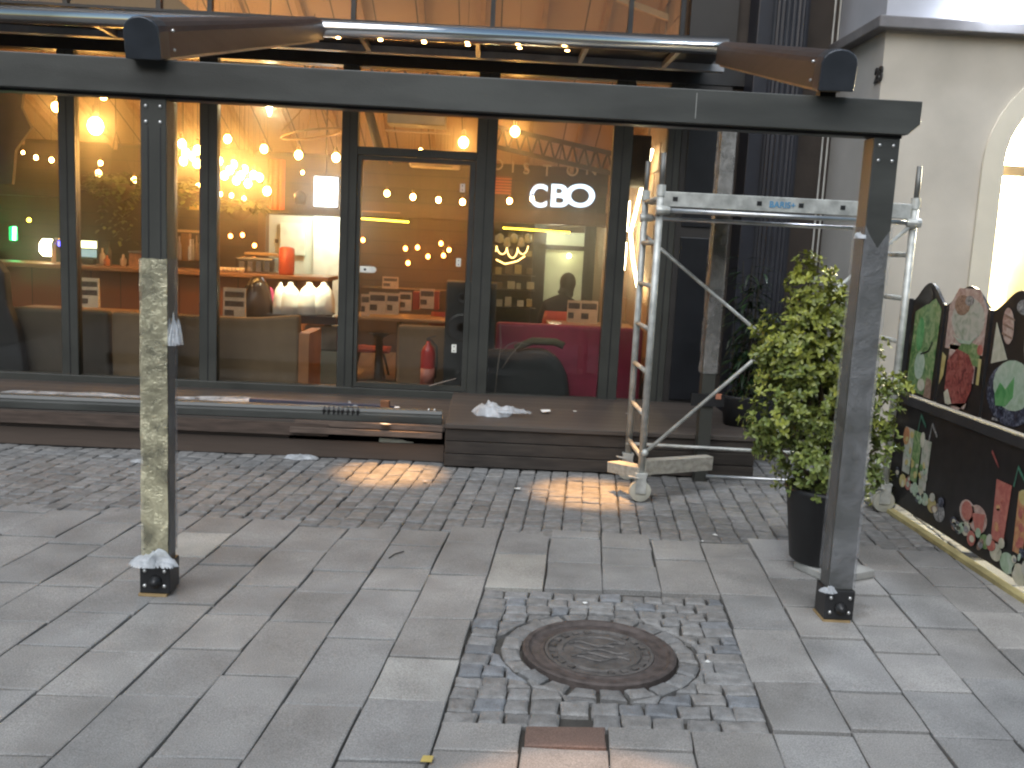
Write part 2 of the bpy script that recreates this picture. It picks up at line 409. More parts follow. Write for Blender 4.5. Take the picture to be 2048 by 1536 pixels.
for i in range(5):      # raised wavy emblem bars
    pts = [MAN+Vector((-.12+.024*j, .075-.036*i+.02*sin(j*.9+i*1.7), -.001)) for j in range(11)]
    c.tube(pts[i % 3: 11-(i % 2)*2], .0055, 5)
c.build('cover', iron, t)
# ------------------------------------------------------------------ pergola
XL, XR, YP = -1.452, 1.690, 4.19
ZB, ZT = 2.208, 2.350
perg = thing('pergola_frame', ((XL+XR)/2, YP, 0), 'dark grey steel pergola with front beam, three posts and two brown rails', 'pergola')
b = MB(); xr = at(1840, 230, YP-.07).x
b.prism([(-5, YP-.085, ZB), (-5, YP-.085, ZT), (xr, YP-.085, ZT), (xr, YP-.085, ZB+.045), (xr-.05, YP-.085, ZB), ], (0, .15, 0))
beam = b.build('beam', beam_m, perg, bevel=.004)
j = MB(); p = at(1392, 215, YP-.086); j.box(p.x-.0015, p.x+.0015, YP-.0875, YP-.083, p.z-.045, p.z+.06); j.build('joint_line', mat('pale_seam', (.3, .3, .28)), beam)
j = MB(); j.box(-5, xr-.06, YP-.05, YP+.03, ZB-.012, ZB+.002); j.build('channel', black_m, beam)
PW = .055
def post(x, y, z0, z1, w=PW):
    m = MB(); m.box(x-w, x+w, y-w, y+w, z0, z1); return m
pl = post(XL, YP, .02, ZB-.012).build('post', frame_m, perg, bevel=.004)
pr = post(XR, YP, .02, ZB-.012, .057).build('post', beam_m, perg, bevel=.004)
for (x, par) in ((XL, pl), (XR, pr)):
    for dx in (-.030, .030):
        for dz in (.045, .11):
            m = MB(); m.lathe((x+dx, YP-PW-.001, ZB-dz), [(.008, 0), (.008, -.003), (.004, -.006)], 8, 'Y'); m.build('bolt', bolt_m, par, True)
    if par == pl:       # hollow extrusion grooves on the left post
        for dx in (-.022, .030):
            m = MB(); m.box(x+dx-.0022, x+dx+.0022, YP-PW-.0015, YP-PW+.004, 1.5, ZB-.13); m.build('groove', black_m, par)
    m = MB(); m.box(x-.068, x+.068, YP-.068, YP+.068, .012, .155)
    br = m.build('base_bracket', black_m, par, bevel=.006)
    for dx, dz in ((-.044, .12), (.044, .12), (-.044, .05), (.044, .05)):
        m = MB(); m.lathe((x+dx, YP-.068, dz), [(.009, 0), (.009, -.004), (.005, -.008)], 8, 'Y'); m.build('bolt', bolt_m, br, True)
    m = MB(); m.lathe((x+.004, YP-.068, .07), [(.028, 0), (.028, -.012), (.016, -.018), (.016, -.03)], 14, 'Y'); m.build('hub', black_m, br, True)
    m = MB(); m.box(x-.072, x+.055, YP-.072, YP+.07, 0, .012); m.build('wooden_packer', mat('pale_packer', (.36, .25, .12), .8), br)
def wrap(x, y, w, z0, z1, m, parent, seed, vtop=0., amp=.006, faces=(0, 1, 2, 3)):
    """plastic film wound round a post: a crumpled sleeve a few mm off it"""
    mb = MB(); nper = 16; ww = w+.005; S4 = ((-1, -1, 1, -1), (1, -1, 1, 1), (1, 1, -1, 1), (-1, 1, -1, -1))
    nzs = int((z1-z0)/.016)
    for fi in faces:
        sx0, sy0, sx1, sy1 = S4[fi]; base = len(mb.v)
        per = [Vector((x+ww*(sx0+(sx1-sx0)*i/nper), y+ww*(sy0+(sy1-sy0)*i/nper), 0)) for i in range(nper+1)]
        nrm = Vector(((0, -1, 0), (1, 0, 0), (0, 1, 0), (-1, 0, 0))[fi])
        for kz in range(nzs+1):
            for i, p in enumerate(per):
                ff = i/nper; top = z1-(vtop*(1-abs(1-2*ff)) if fi == 0 else vtop*.1*sin(3*ff))+.006*nz((p.x*30, seed, 0))
                z = z0+(top-z0)*kz/nzs; s_ = p.x+p.y
                k1 = 1-2*abs(nz((s_*7+z*3.5+seed, z*4-s_*3, seed))); k2 = 1-2*abs(nz((s_*19-z*7+seed, z*13+s_*8, seed*2))); k3 = nz((s_*45+seed, z*38, 3.))
                h = amp*(.55*k1*abs(k1)+.40*k2*abs(k2)+.25*k3)
                edge = 0 if 0 < i < nper else .3
                mb.v.append(Vector((p.x, p.y, z))+nrm*max(-.002, h*(1-edge)+.002))
        for kz in range(nzs):
            for i in range(nper):
                k = base+kz*(nper+1)+i; mb._f((k, k+1, k+nper+2, k+nper+1))
    return mb.build('plastic_wrap', m, parent, smooth=True, fix=False)
wrapL_m = film_mat('wrinkled_film_olive', (.88, .82, .56), .76, .2, 8, .35, 42)
wrapC_m = film_mat('clear_film', (.50, .51, .53), .27, .25, 5, 0, 50)
white_film = film_mat('white_film', (.80, .84, .88), .62, .25, 7, 0, 22)
zt = at(320, 518, YP-.07).z
tag(wrap(XL, YP, PW, .19, zt, wrapL_m, pl, 3., 0, .013, (0,)), 'shiny yellowish wrinkled film')
wrap(XL, YP, PW, .19, zt-.002, wrapC_m, pl, 5., 0, .006, (1, 2, 3))
tag(wrap(XR, YP, .057, .165, at(1740, 450, YP-.07).z, wrapC_m, pr, 8., .10, .006), 'clear film ending in a V')
crumple('film_bunch', (XL-.005, YP-.075, .145), .095, .045, .10, white_film, 4., pl)
crumple('film_flap', (XL+.078, YP-.03, at(350, 690, YP).z), .03, .04, .2, white_film, 9., pl)
crumple('film_bunch', (XR-.06, YP-.07, .145), .035, .03, .04, white_film, 6., pr)
crumple('film_bunch', (XR-.075, YP-.05, at(1712, 470, YP).z-.02), .022, .03, .05, white_film, 2., pr)
m3 = MB(); X3, Y3 = 1.632, 6.79; m3.box(X3-.047, X3+.047, Y3-.047, Y3+.047, .0, 2.62)
p3 = m3.build('post', frame_m, perg, bevel=.004)
tag(wrap(X3, Y3, .047, .81, 2.58, film_mat('grey_film', (.52, .50, .47), .5, .22, 6, 0, 30), p3, 15., 0, .009), 'dull grey film wound round rear post')
m3 = MB(); m3.box(X3-.12, X3+.12, Y3-.064, Y3-.048, .57, .66); m3.build('cross_plate', black_m, p3)
m3 = MB(); q = at(1437, 793, Y3-.068); m3.box(q.x-.02, q.x+.02, Y3-.068, Y3-.0645, q.z-.02, q.z+.02); m3.build('sticker', mat('orange_sticker', (.5, .2, .12)), p3)
# sloping rails from the beam up to the facade
def rail(p0, p1, w0, h0, lab):
    p0 = Vector(p0); p1 = Vector(p1); d = (p1-p0).normalized(); a = d.cross(Vector((0, 0, 1))).normalized(); u = a.cross(d)
    prof = []
    for i in range(9):
        th = pi*i/8; prof.append((-cos(th)*w0*.5, sin(th)*h0*.32+h0*.18))
    prof = [(-w0*.5, -h0*.42), ] + prof + [(w0*.5, -h0*.42)]
    m = MB(); pts = [p0+a*x+u*z for x, z in prof]
    m.prism(pts, p1-p0)
    r = m.build('rail', brown_m, perg, bevel=.003)
    m = MB(); m.prism([p0-d*.11+a*x*1.06+u*z*1.06 for x, z in prof], d*.115); cap = m.build('end_cap', mat('cap_metal', (.060, .068, .080), .28, .4), r, bevel=.006)
    m = MB(); m.prism([p0+a*x+u*z for x, z in ((-w0*.34, -h0*.5), (-w0*.34, -h0*.425), (w0*.34, -h0*.425), (w0*.34, -h0*.5))], (p1-p0)*.98)
    m.build('channel', mat('pale_channel', (.55, .42, .30), .4, .3), r)
    for s_ in (-1, 1):
        for off in (.2, -.25):
            m = MB(); m.ball(p0+d*.06+a*s_*w0*.51+u*off*h0, .007, 6, 4); m.build('bolt', bolt_m, r)
    m = MB(); m.bar(p0+d*.05-u*h0*.4, p0+d*.05-u*h0*.4-Vector((0, 0, .07)), .07, .05); m.build('foot', black_m, r)
    return r
rail(at(303, 78, 4.12), at(628, 58, 7.15), .14, .172, 'l')
rail(at(1664, 142, 4.12), at(1452, 108, 7.15), .14, .172, 'r')
# ------------------------------------------------------------------ cafe building
YF = 8.4
cafe = thing('cafe_building', (0, YF, 0), 'glass fronted cafe with dark metal frames and warm lit interior', 'building')
def X_(x, y=500): return at(x, y, YF).x
mull = [(125, 158), (290, 402-50), (402, 437), (680, 712), (945, 985), (1212, 1250), (1318, 1345)]
zsill = .335; zhead = 3.11; ztop = 4.75
for a_, b_ in mull:
    x0, x1 = X_(a_), X_(b_)
    m = MB(); m.box(x0, x1, YF-.05, YF+.05, zsill-.03, zhead+.01)
    o = m.build('mullion', frame_m, cafe, bevel=.004)
    m = MB(); xm = (x0+x1)/2; m.box(xm-.004, xm+.004, YF-.053, YF-.045, zsill, zhead); m.build('groove', black_m, o)
    m = MB(); m.box(xm-.02, xm+.02, YF-.03, YF+.03, zhead+.18, ztop); m.build('mullion', black_m, cafe)
m = MB(); m.box(-7.5, X_(1345), YF-.055, YF+.055, .24, zsill); m.build('sill', frame_m, cafe, bevel=.004)
m = MB(); m.box(-7.5, 2.15, YF-.07, YF+.07, zhead, zhead+.18); m.build('header', black_m, cafe, bevel=.004)
m = MB(); m.box(-7.5, 2.15, YF-.05, YF+.05, ztop, ztop+.15); m.build('top_rail', black_m, cafe)
edges = [-7.4]+[e for a_, b_ in mull for e in (X_(a_), X_(b_))]
panes = [(edges[i], edges[i+1]) for i in range(0, len(edges)-2, 2)]
dx0, dx1 = X_(712), X_(945)
for x0, x1 in panes:
    if abs(x0-dx0) < .01: continue
    m = MB(); m.box(x0, x1, YF, YF+.012, zsill, zhead); m.build('window_pane', glass_m, cafe)
xs = sorted([-7.4]+[(X_(a_)+X_(b_))/2 for a_, b_ in mull])
for x0, x1 in zip(xs[:-1], xs[1:]):
    m = MB(); m.box(x0+.002, x1-.002, YF+.005, YF+.017, zhead+.18, ztop); m.build('upper_pane', glass_m, cafe)
# transom + door
zt1 = at(820, 307, YF).z
m = MB(); m.box(dx0, dx1, YF-.045, YF+.045, zt1-.035, zt1+.035); m.build('transom', frame_m, cafe, bevel=.004)
m = MB(); m.box(dx0, dx1, YF, YF+.012, zt1+.035, zhead); m.build('window_pane', glass_m, cafe)
door = MB()
door.box(dx0+.004, dx0+.035, YF-.035, YF+.035, zsill+.005, zt1-.04); door.box(dx1-.05, dx1-.004, YF-.035, YF+.035, zsill+.005, zt1-.04)
door.box(dx0+.035, dx1-.05, YF-.035, YF+.035, zsill+.005, zsill+.05); door.box(dx0+.035, dx1-.05, YF-.035, YF+.035, zt1-.075, zt1-.04)
door = door.build('door', frame_m, cafe)
m = MB(); m.box(dx0+.035, dx1-.05, YF, YF+.012, zsill+.05, zt1-.075); m.build('door_glass', glass_m, door)
hw = mat('white_hardware', (.88, .85, .76), .35)
p = at(735, 539, YF-.04); m = MB(); out = [(p.x-.065, YF-.04, p.z-.028), (p.x-.065, YF-.04, p.z+.028)]+[(p.x+.05+.03*sin(i*pi/6), YF-.04, p.z+.028*cos(i*pi/6)) for i in range(7)]
m.prism(out, (0, -.02, 0)); hd = m.build('handle', hw, door, bevel=.004)
m = MB(); m.lathe((p.x-.02, YF-.06, p.z), [(.011, 0), (.011, -.002)], 10, 'Y'); m.build('keyhole', black_m, hd)
for (hx, hy) in ((925, 376), (917, 525), (908, 697)):
    p = at(hx, hy, YF-.04); m = MB(); m.box(p.x-.022, p.x+.022, YF-.05, YF-.036, p.z-.037, p.z+.037); h_ = m.build('hinge', hw, door, bevel=.004)
    for dz in (-.018, .018):
        m = MB(); m.lathe((p.x, YF-.05, p.z+dz), [(.005, 0), (.005, -.002)], 8, 'Y'); m.build('screw', black_m, h_)
# canopy strip above the panes, with the silver roller
tube_z = 3.165; YT = 7.2
cz = MB(); cz.box(-5.5, 1.75, YT+.03, YF-.07, tube_z+.055, tube_z+.075); cz.build('canopy_sheet', mat('dark_canopy', (.022, .022, .024), .5), cafe)
cz = MB(); cz.box(-5.5, 1.85, 7.98, 8.06, tube_z-.005, tube_z+.05); cz.build('canopy_bar', mat('grey_bar', (.30, .31, .33), .45, .2), cafe)
for sx in (-1.06, -.17, .66, 1.35, -3.1, -2.2):
    m = MB(); m.bar((sx, YT+.05, tube_z+.02), (sx, 8.0, tube_z+.02), .035, .045); m.build('canopy_strut', mat('strut_metal', (.34, .31, .29), .4, .3), cafe)
aw = thing('awning_roller', (0, YT, tube_z), 'long silver awning roller tube with small lamps along its underside', 'awning')
a0 = at(-150, 22, YT); a1 = at(1455, 93, YT)
m = MB(); m.tube([a0, a1], .058, 28); m.build('roller_tube', silver_m, aw, True)
m = MB(); m.bar(a0+Vector((0, .05, .045)), a1+Vector((0, .05, .045)), .07, .05); m.build('cassette', black_m, aw)
ledm = emis('led_warm', (1, .55, .18), 12)
for lx in (180, 675, 760, 848, 936, 1040, 1136):
    ly = 20+ (lx/1450.)*70+13
    p = at(lx, ly, YT-.03); m = MB(); m.lathe((p.x, YT+.005, tube_z-.062+(-.0)), [(.016, 0), (.016, -.006)], 10, 'Z'); m.build('lamp', ledm, aw)
# shell of the room
XW = 1.56; YB = 13.2; zf = .1
def zc(y): return 4.62-(y-YF)*.385
wood_dark = slat_mat('dark_wall_boards', (.050, .026, .014), 5.5, 'Z', .6, .4, .06)
shing = None
m = MB(); m.box(-7.6, XW+.2, YF+.06, YB+3, zf-.1, zf); m.build('floor', slat_mat('floor_boards', (.22, .115, .055), 7, 'X', .45, .3, .04), cafe)
m = MB(); m.face([(-7.6, YF, zc(YF)), (XW+.3, YF, zc(YF)), (XW+.3, YB+.1, zc(YB+.1)), (-7.6, YB+.1, zc(YB+.1))])
m.face([(-7.6, YF, zc(YF)+.1), (XW+.3, YF, zc(YF)+.1), (XW+.3, YB+.1, zc(YB+.1)+.1), (-7.6, YB+.1, zc(YB+.1)+.1)])
m.build('ceiling', slat_mat('ceiling_boards', (.50, .33, .21), 2.3, 'X', .55, .12, .03), cafe)
for i in range(15):
    x = -7+i*.62
    m = MB(); m.bar((x, YF+.12, zc(YF+.12)-.045), (x, YB, zc(YB)-.045), .05, .09); m.build('ceiling_joist', mat('joist_wood', (.40, .235, .12), .6, 0, .2, 5.), cafe)
m = MB(); m.box(-7.6, -.1, YB, YB+.15, zf, zc(YB)+.2); m.box(-.1, .62, YB+1.6, YB+1.7, zf, 3); m.box(.5, XW+.2, YB, YB+.15, 2.12, zc(YB)+.2); m.box(-.12, .5, YB, YB+.15, 2.12, zc(YB)+.2)
m.build('back_wall', wood_dark, cafe)
m = MB(); m.box(-.12, XW+.1, YB+1.6, YB+1.7, zf, 2.6); m.build('alcove_wall', mat('alcove_brown', (.10, .062, .035), .7), cafe)
m = MB(); m.box(-1.8, XW+.05, YB-.14, YB-.02, 1.98, 2.16); m.build('wall_beam', mat('red_brown_beam', (.07, .028, .016), .5), cafe)
m = MB(); m.box(-7.75, -7.6, YF, YB+.2, zf, 4.7); m.build('side_wall', wood_dark, cafe)
m = MB(); m.box(XW+.03, XW+.2, YF+.06, YB+1.7, zf, 4.7); m.build('side_wall', mat('side_wall_dark', (.12, .07, .035), .7), cafe)
sh = MB(); random.seed(3)
z = zf
while z < 4.3:
    y = YF+.1; h = .26
    while y < YB:
        w = random.uniform(.2, .45); sh.tint = greyish(.75, 1.15, .06)
        th = random.uniform(.008, .03); sh.box(XW+.03-th, XW+.03, y, min(YB, y+w-.006), z, z+h-.006); y += w
    z += h
sh.build('shingle_cladding', mat('wood_shingle', (.40, .24, .12), .65, 0, .25, 9., .15, 60., tint=True, stretch=(4, 4, 1)), cafe)
# roof trusses
trm = mat('truss_steel', (.055, .04, .03), .5)
def truss(y, z0, z1, x0, x1, name='roof_truss'):
    m = MB(); n_ = 12
    m.bar((x0, y, z0), (x1, y, z1), .05, .05); m.bar((x0, y, z0-.22), (x1, y, z1-.22), .05, .05)
    for i in range(n_):
        t0, t1 = i/n_, (i+.5)/n_; t2 = (i+1)/n_
        P = lambda t, o_: (x0+(x1-x0)*t, y, z0+(z1-z0)*t-o_)
        m.bar(P(t0, 0), P(t1, .22), .022, .022); m.bar(P(t1, .22), P(t2, 0), .022, .022)
    m.build(name, trm, cafe)
p0 = at(1000, 256, 11); p1 = at(1300, 318, 11)
truss(11, p0.z+.02, p1.z, p0.x-.1, XW)
truss(9.7, 3.7, 3.35, -4.5, -.3)
p0 = at(1235, -3, 9.3); p1 = at(1456, 82, 9.3); m = MB(); m.bar(p0, p1, .055, .055); m.build('diagonal_brace', mat('pale_brace', (.62, .40, .20), .5), cafe)
# dark bay right of the glass: panel, columns, wall
xp0 = X_(1345)
m = MB(); m.box(xp0, 2.02, YF-.06, YF+.1, .24, 5.5); o = m.build('wall', mat('dark_panel', (.030, .027, .025), .5, 0, .2, 3., .06, 30.), cafe)
for zz in (.36, 1.9):
    m = MB(); m.box(xp0+.05, 1.98, YF-.075, YF-.058, zz, zz+(1.45 if zz < 1 else 1.1)); m.build('panel', mat('panel_blue_black', (.012, .013, .016), .35), cafe, bevel=.006)
m = MB(); m.box(2.02, 2.96, YF-.02, YF+.3, 0, 5.5); m.build('wall', mat('brown_render', (.042, .033, .027), .75, 0, .2, 4., .2, 40.), cafe)
m = MB(); m.box(-7.5, 2.96, YF-.02, YF+.3, 4.95, 7.5); m.build('wall', mat('upper_render', (.10, .09, .08), .8), cafe)
cz0 = at(1556, 400, 7.95).x
def fluted(x, y, r, z0, z1, nfl):
    m = MB(); pts = []; n_ = nfl*6
    for i in range(n_):
        th = 2*pi*i/n_; rr = r*(1-.07*abs(sin(th*nfl/2)))
        pts.append((x+rr*cos(th), y+rr*sin(th), z0))
    m.prism(pts, (0, 0, z1-z0)); return m
colm = mat('column_blue_black', (.026, .027, .034), .4, .1, .15)
fluted(cz0, 8.05, .15, 0, 5.5, 24).build('column', colm, cafe)
m = MB(); m.box(at(1483, 400, 8.1).x, at(1518, 400, 8.1).x, 8.05, 8.35, 0, 5.5); m.build('pilaster', mat('pilaster_black', (.018, .019, .026), .4), cafe, bevel=.01)
# ------------------------------------------------------------------ decks
deckm = slat_mat('deck_boards', (.085, .062, .048), 7.2, 'Z', .65, .35, .05)
decktop = slat_mat('deck_top_boards', (.075, .062, .053), 6.5, 'Y', .6, .3, .05)
dk = thing('timber_deck', (-3, 7.6, 0), 'low brown timber deck with an open slot in its front boards', 'deck')
YDL, zdl = 7.0, .275
m = MB(); m.box(-7.5, -.285, YDL-.02, YF-.06, zdl-.03, zdl); m.build('top_boards', decktop, dk)
xs0, xs1 = at(578, 870, YDL).x, at(885, 885, YDL).x
m = MB(); m.box(-7.5, xs0, YDL, YDL+.03, .0, zdl-.034); m.box(xs0, -.285, YDL, YDL+.03, .0, .135); m.build('front_boards', deckm, dk)
m = MB(); m.box(-7.5, -.285, YDL+.35, YDL+.38, 0, zdl-.03); m.build('inner_board', black_m, dk)
m = MB(); m.box(-7.5, xs0+.3, YDL-.045, YDL-.022, zdl-.10, zdl-.008); m.build('edge_plank', mat('edge_plank_wood', (.080, .056, .043), .65, 0, .3, 5., .2, 30., stretch=(1, 5, 9)), dk)
m = MB(); m.box(xs0+.05, -.3, YDL-.035, YDL-.005, zdl-.028, zdl+.012); m.box(xs0+.02, -.3, YDL-.075, YDL-.04, zdl-.075, zdl-.035); m.build('loose_plank', mat('loose_plank_wood', (.13, .095, .075), .7, 0, .3, 6., .2, 30., stretch=(1, 5, 9)), dk)
st = thing('timber_step', (.9, 7.6, 0), 'raised dark timber step in front of the cafe door', 'step')
YDR, zdr = 6.86, .335
m = MB(); m.box(-.275, 2.06, YDR-.02, YF-.06, zdr-.035, zdr); m.build('top_boards', decktop, st, bevel=.004)
m = MB()
for i in range(3): m.box(-.27, 2.05, YDR+.004*(i % 2), YDR+.03, .012+i*.097, .012+i*.097+.091)
m.build('front_boards', mat('dark_board', (.042, .034, .028), .6, 0, .35, 5., .2, 40., stretch=(1, 5, 8)), st, bevel=.003)
m = MB(); m.box(-.275, -.25, YDR+.032, YF-.06, .0, zdr-.037); m.box(2.02, 2.05, YDR+.032, YF-.06, 0, zdr-.037); m.build('side_board', deckm, st)
# long dark profile lying on the deck
pa = gz(-160, 828, zdl); pb = Vector((-.315, 7.16, zdl)); pa = Vector((-3.9, 6.98+.06, zdl))
tp = thing('aluminium_profile', (-2, 7.1, zdl), 'long dark grey aluminium profile lying along the deck edge', 'metal profile')
m = MB(); d = (pb-pa).normalized(); a = Vector((-d.y, d.x, 0)); u = Vector((0, 0, 1))
m.prism([pa+a*x+u*z for x, z in ((-.06, .003), (-.06, .055), (-.045, .06), (-.045, .075), (-.03, .098), (.05, .098), (.06, .09), (.06, .003))], pb-pa)
body = m.build('profile_body', beam_m, tp, bevel=.003)
for i in range(2):
    for s_ in (0, 1):
        m = MB(); p = pb-d*(.06+.045*i)+u*.1+a*(s_*.03); m.ball(p, .008, 6, 4); m.build('bolt', bolt_m, body)
for i in range(8):
    q = at(643+i*10+random.uniform(-2, 2), 820, 7.0); m = MB(); base = Vector((q.x, pa.y+(pb.y-pa.y)*(q.x-pa.x)/(pb.x-pa.x)-.055, zdl+.045))
    m.tube([base, base+Vector((0, -.004, .04)), base+Vector((random.uniform(-.004, .008), 0, .065))], [.008, .012, .003], 5)
    tag(m.build('screw_plug', black_m), 'small black plug stuck upright along the dark profile', 'plug', 'black plugs on the profile')
# litter on the deck
crumple('plastic_wrap', at(700, 812, 7.45)-Vector((0, 0, .06)), .19, .13, .13, white_film, 11.)
o = bpy.context.scene.collection.objects[-1]; tag(o, 'large heap of white plastic film behind the dark profile', 'plastic film')
tag(crumple('plastic_wrap', at(985, 825, 7.35)*1-Vector((0, 0, .02)), .17, .16, .15, white_film, 21.), 'crumpled white plastic film lying on the dark timber step', 'plastic film')
tag(crumple('plastic_wrap', at(1025, 822, 7.25)-Vector((0, 0, .015)), .13, .07, .07, white_film, 5.), 'flat end of white film trailing off on the step', 'plastic film')
o = bpy.data.objects['plastic_wrap.002'] if 'plastic_wrap.002' in bpy.data.objects else None
tag(crumple('plastic_wrap', Vector((-3.2, 7.55, zdl+.002)), .75, .22, .05, white_film, 31.), 'pale dusty film spread over the left end of the deck', 'plastic film')
tag(crumple('plastic_wrap', Vector((-2.0, 7.75, zdl+.002)), .5, .12, .04, white_film, 33.), 'thin pale film strip under the windows between two mullions', 'plastic film')
tag(crumple('plastic_wrap', gz(600, 918)+Vector((0, 0, .003)), .13, .06, .05, white_film, 41.), 'white film scrap on cobbles at the foot of the deck', 'plastic film')
tag(crumple('plastic_wrap', gz(290, 925)+Vector((0, 0, .003)), .12, .05, .03, white_film, 43.), 'thin film scrap on cobbles just behind the left wrapped post', 'plastic film')
tag(crumple('foam_ball', at(795, 815, 7.3)-Vector((0, 0, .04)), .05, .05, .07, mat('foam_white', (.75, .7, .66), .8), 51.), 'lumpy white foam bit on the dark profile end', 'foam')
m = MB(); p = at(500, 800, 7.45); q = at(790, 815, 7.45); m.bar(p, q, .07, .035); tag(m.build('blue_plank', mat('slate_blue', (.050, .055, .085), .5), bevel=.003), 'flat slate blue strip lying behind the dark profile', 'strip')
m = MB(); p = at(770, 806, 7.38); m.box(p.x-.035, p.x+.035, 7.35, 7.42, p.z-.05, p.z+.02); tag(m.build('wood_block', mat('brown_block', (.22, .09, .04), .7), bevel=.004), 'small orange brown block on the blue strip', 'block')
m = MB(); p = at(790, 885, YDL+.06); m.tube([p+Vector((-.12, 0, -.005)), p+Vector((.06, 0, -.01)), p+Vector((.09, 0, -.01)), p+Vector((.14, 0, -.012))], [.026, .026, .012, .012], 12)
m.v = [v+Vector((0, 0, .01)) for v in m.v]
tag(m.build('plastic_bottle', mat('bottle_white', (.72, .74, .62), .3), smooth=True), 'pale bottle lying inside the open slot of the deck', 'bottle')
def scrap(name, px, py, Z, s_, m_, lab, cat, lift=.004):
    p = gz(px, py, Z); mb = MB(); r = random.uniform(0, 3)
    pts = [p+Vector((s_*cos(r+i*pi/2+random.uniform(-.3, .3)), s_*sin(r+i*pi/2+random.uniform(-.3, .3)), lift+random.uniform(0, s_*.4))) for i in range(4)]
    mb.prism(pts, (0, 0, .0015)); return tag(mb.build(name, m_), lab, cat)
paper = mat('paper_white', (.75, .75, .72), .7)
for (x_, y_, Z, s_, lab) in ((1170, 1208, 0, .014, 'white paper scrap on cobbles just behind the manhole'), (1430, 1072, 0, .016, 'pale paper scrap on cobbles left of the plant pot'), (1404, 1084, 0, .01, 'tiny paper scrap on the cobble edge left of the plant pot'),
        (1415, 1326, 0, .013, 'white scrap among cobbles right of the manhole'), (1090, 826, zdr, .05, 'folded white paper at the end of the film on the step'), (1150, 824, zdr, .02, 'small paper scrap in the middle of the step'), (1255, 829, zdr, .018, 'paper scrap on the step beside the scaffold leg'),
        (770, 852, zdl, .05, 'white paper strip on the deck edge below the dark profile'), (850, 965, 0, .02, 'small white scrap beside the left pool of light'), (1035, 980, 0, .03, 'flat pale scrap on cobbles between the pools of light')):
    scrap('paper_scrap', x_, y_, Z, s_, paper, lab, 'paper scrap')
scrap('fallen_leaf', 852, 1524, 0, .025, mat('leaf_yellow', (.55, .42, .13), .6), 'curled yellow leaf in the joint at the bottom edge', 'leaf', .01)
m = MB(); m.tube([gz(778, 1118)+Vector((0, 0, .006)), gz(790, 1112)+Vector((0, 0, .012)), gz(807, 1107)+Vector((0, 0, .012))], .0035, 5); tag(m.build('twig', black_m), 'thin dark twig lying on the flagstones', 'twig')
# ------------------------------------------------------------------ scaffold
sc = thing('scaffold_tower', (1.9, 6.4, 0), 'galvanised scaffold tower with ladder ends, deck plank and braces', 'scaffold')
xa, xb = 1.075, 2.73; ya, yb = 6.12, 6.72; ztop_ = 2.03
def leg(x, y, z0, z1, up):
    m = MB(); m.tube([(x, y, z0), (x, y, z1)], .024, 12); l = m.build('leg', galv_m, sc, True)
    m = MB(); m.tube([(x, y, z1-.02), (x, y, up)], .017, 10); m.build('spigot', mat('spigot_steel', (.16, .16, .15), .5, .5), l, True)
    m = MB(); m.lathe((x, y, z1-.06), [(.03, 0), (.03, .07)], 12); m.build('collar', galv_m, l)
    return l
lf = {}
for x in (xa, xb):
    for y in (ya, yb): lf[x, y] = leg(x, y, .2, 2.08, 2.29)
    for k in range(7):
        z = .30+k*.285
        m = MB(); m.tube([(x, ya, z), (x, yb, z)], .016, 8); m.build('rung', galv_m, sc, True)
m = MB(); m.box(xa+.02, xb-.03, ya-.02, ya+.015, 1.955, 2.05); tb = m.build('toe_board', galv_m, sc, bevel=.004)
for i, px_ in enumerate((1351, 1520, 1604, 1688, 1778)):
    p = at(px_, 392, ya-.02); m = MB(); m.box(p.x-.016, p.x+.016, ya-.0225, ya-.018, 1.99, 2.018); m.build('slot', black_m, tb)
p = at(1566, 396, ya-.02)
text_obj('lettering', 'BARIS+', .055, .0015, mat('sign_blue', (.10, .32, .55), .5), M_face((p.x, ya-.0225, 2.0), (1, 0, 0), (0, 0, 1)), tb, .001)
m = MB(); m.box(xa+.02, xb-.03, ya+.04, yb-.02, 1.99, 2.03); m.build('platform', galv_m, sc)
for y, z in ((ya-.03, 1.93), (yb, 1.90)):
    m = MB(); m.tube([(xa, y, z), (xb+.03, y, z)], .016, 10); m.build('ledger', alu_m, sc, True)
    for x in (xa, xb):
        m = MB(); m.lathe((x-.03, y, z), [(.03, 0), (.034, .03), (.024, .09)] if x == xa else [(.024, -.03), (.034, .03), (.03, .06)], 10, 'X'); m.build('coupler', galv_m, sc)
def brace(a_, b_, r=.013):
    m = MB(); m.tube([a_, b_], r, 9); m.build('brace', galv_m, sc, True)
    for q in (a_, b_):
        m = MB(); m.ball(q, .026, 8, 6); m.build('coupler', galv_m, sc, True)
brace((xa, yb+.02, 1.79), (xb, yb+.02, .55)); brace((xa+.01, ya-.025, .34), (xb-.02, ya-.025, 1.92))
brace((xa, yb, .27), (xb, yb, .25)); 
m = MB(); m.tube([gz(1412, 952, .05), gz(1795, 972, .05)], .014, 9); m.build('bottom_tube', alu_m, sc, True)
tim = mat('pale_timber', (.36, .34, .29), .75, 0, .25, 6., .25, 40., stretch=(1, 6, 6))
m = MB(); a_ = gz(1283, 968, .1); m.bar((1.08, 6.13, .235), at(1418, 925, 6.5)+Vector((0, 0, .0)), .075, .1); m.build('timber', tim, sc, bevel=.004)
m = MB(); m.bar((.93, 6.42, .165), (1.10, 6.12, .2), .11, .075); m.build('timber', tim, sc, bevel=.004)
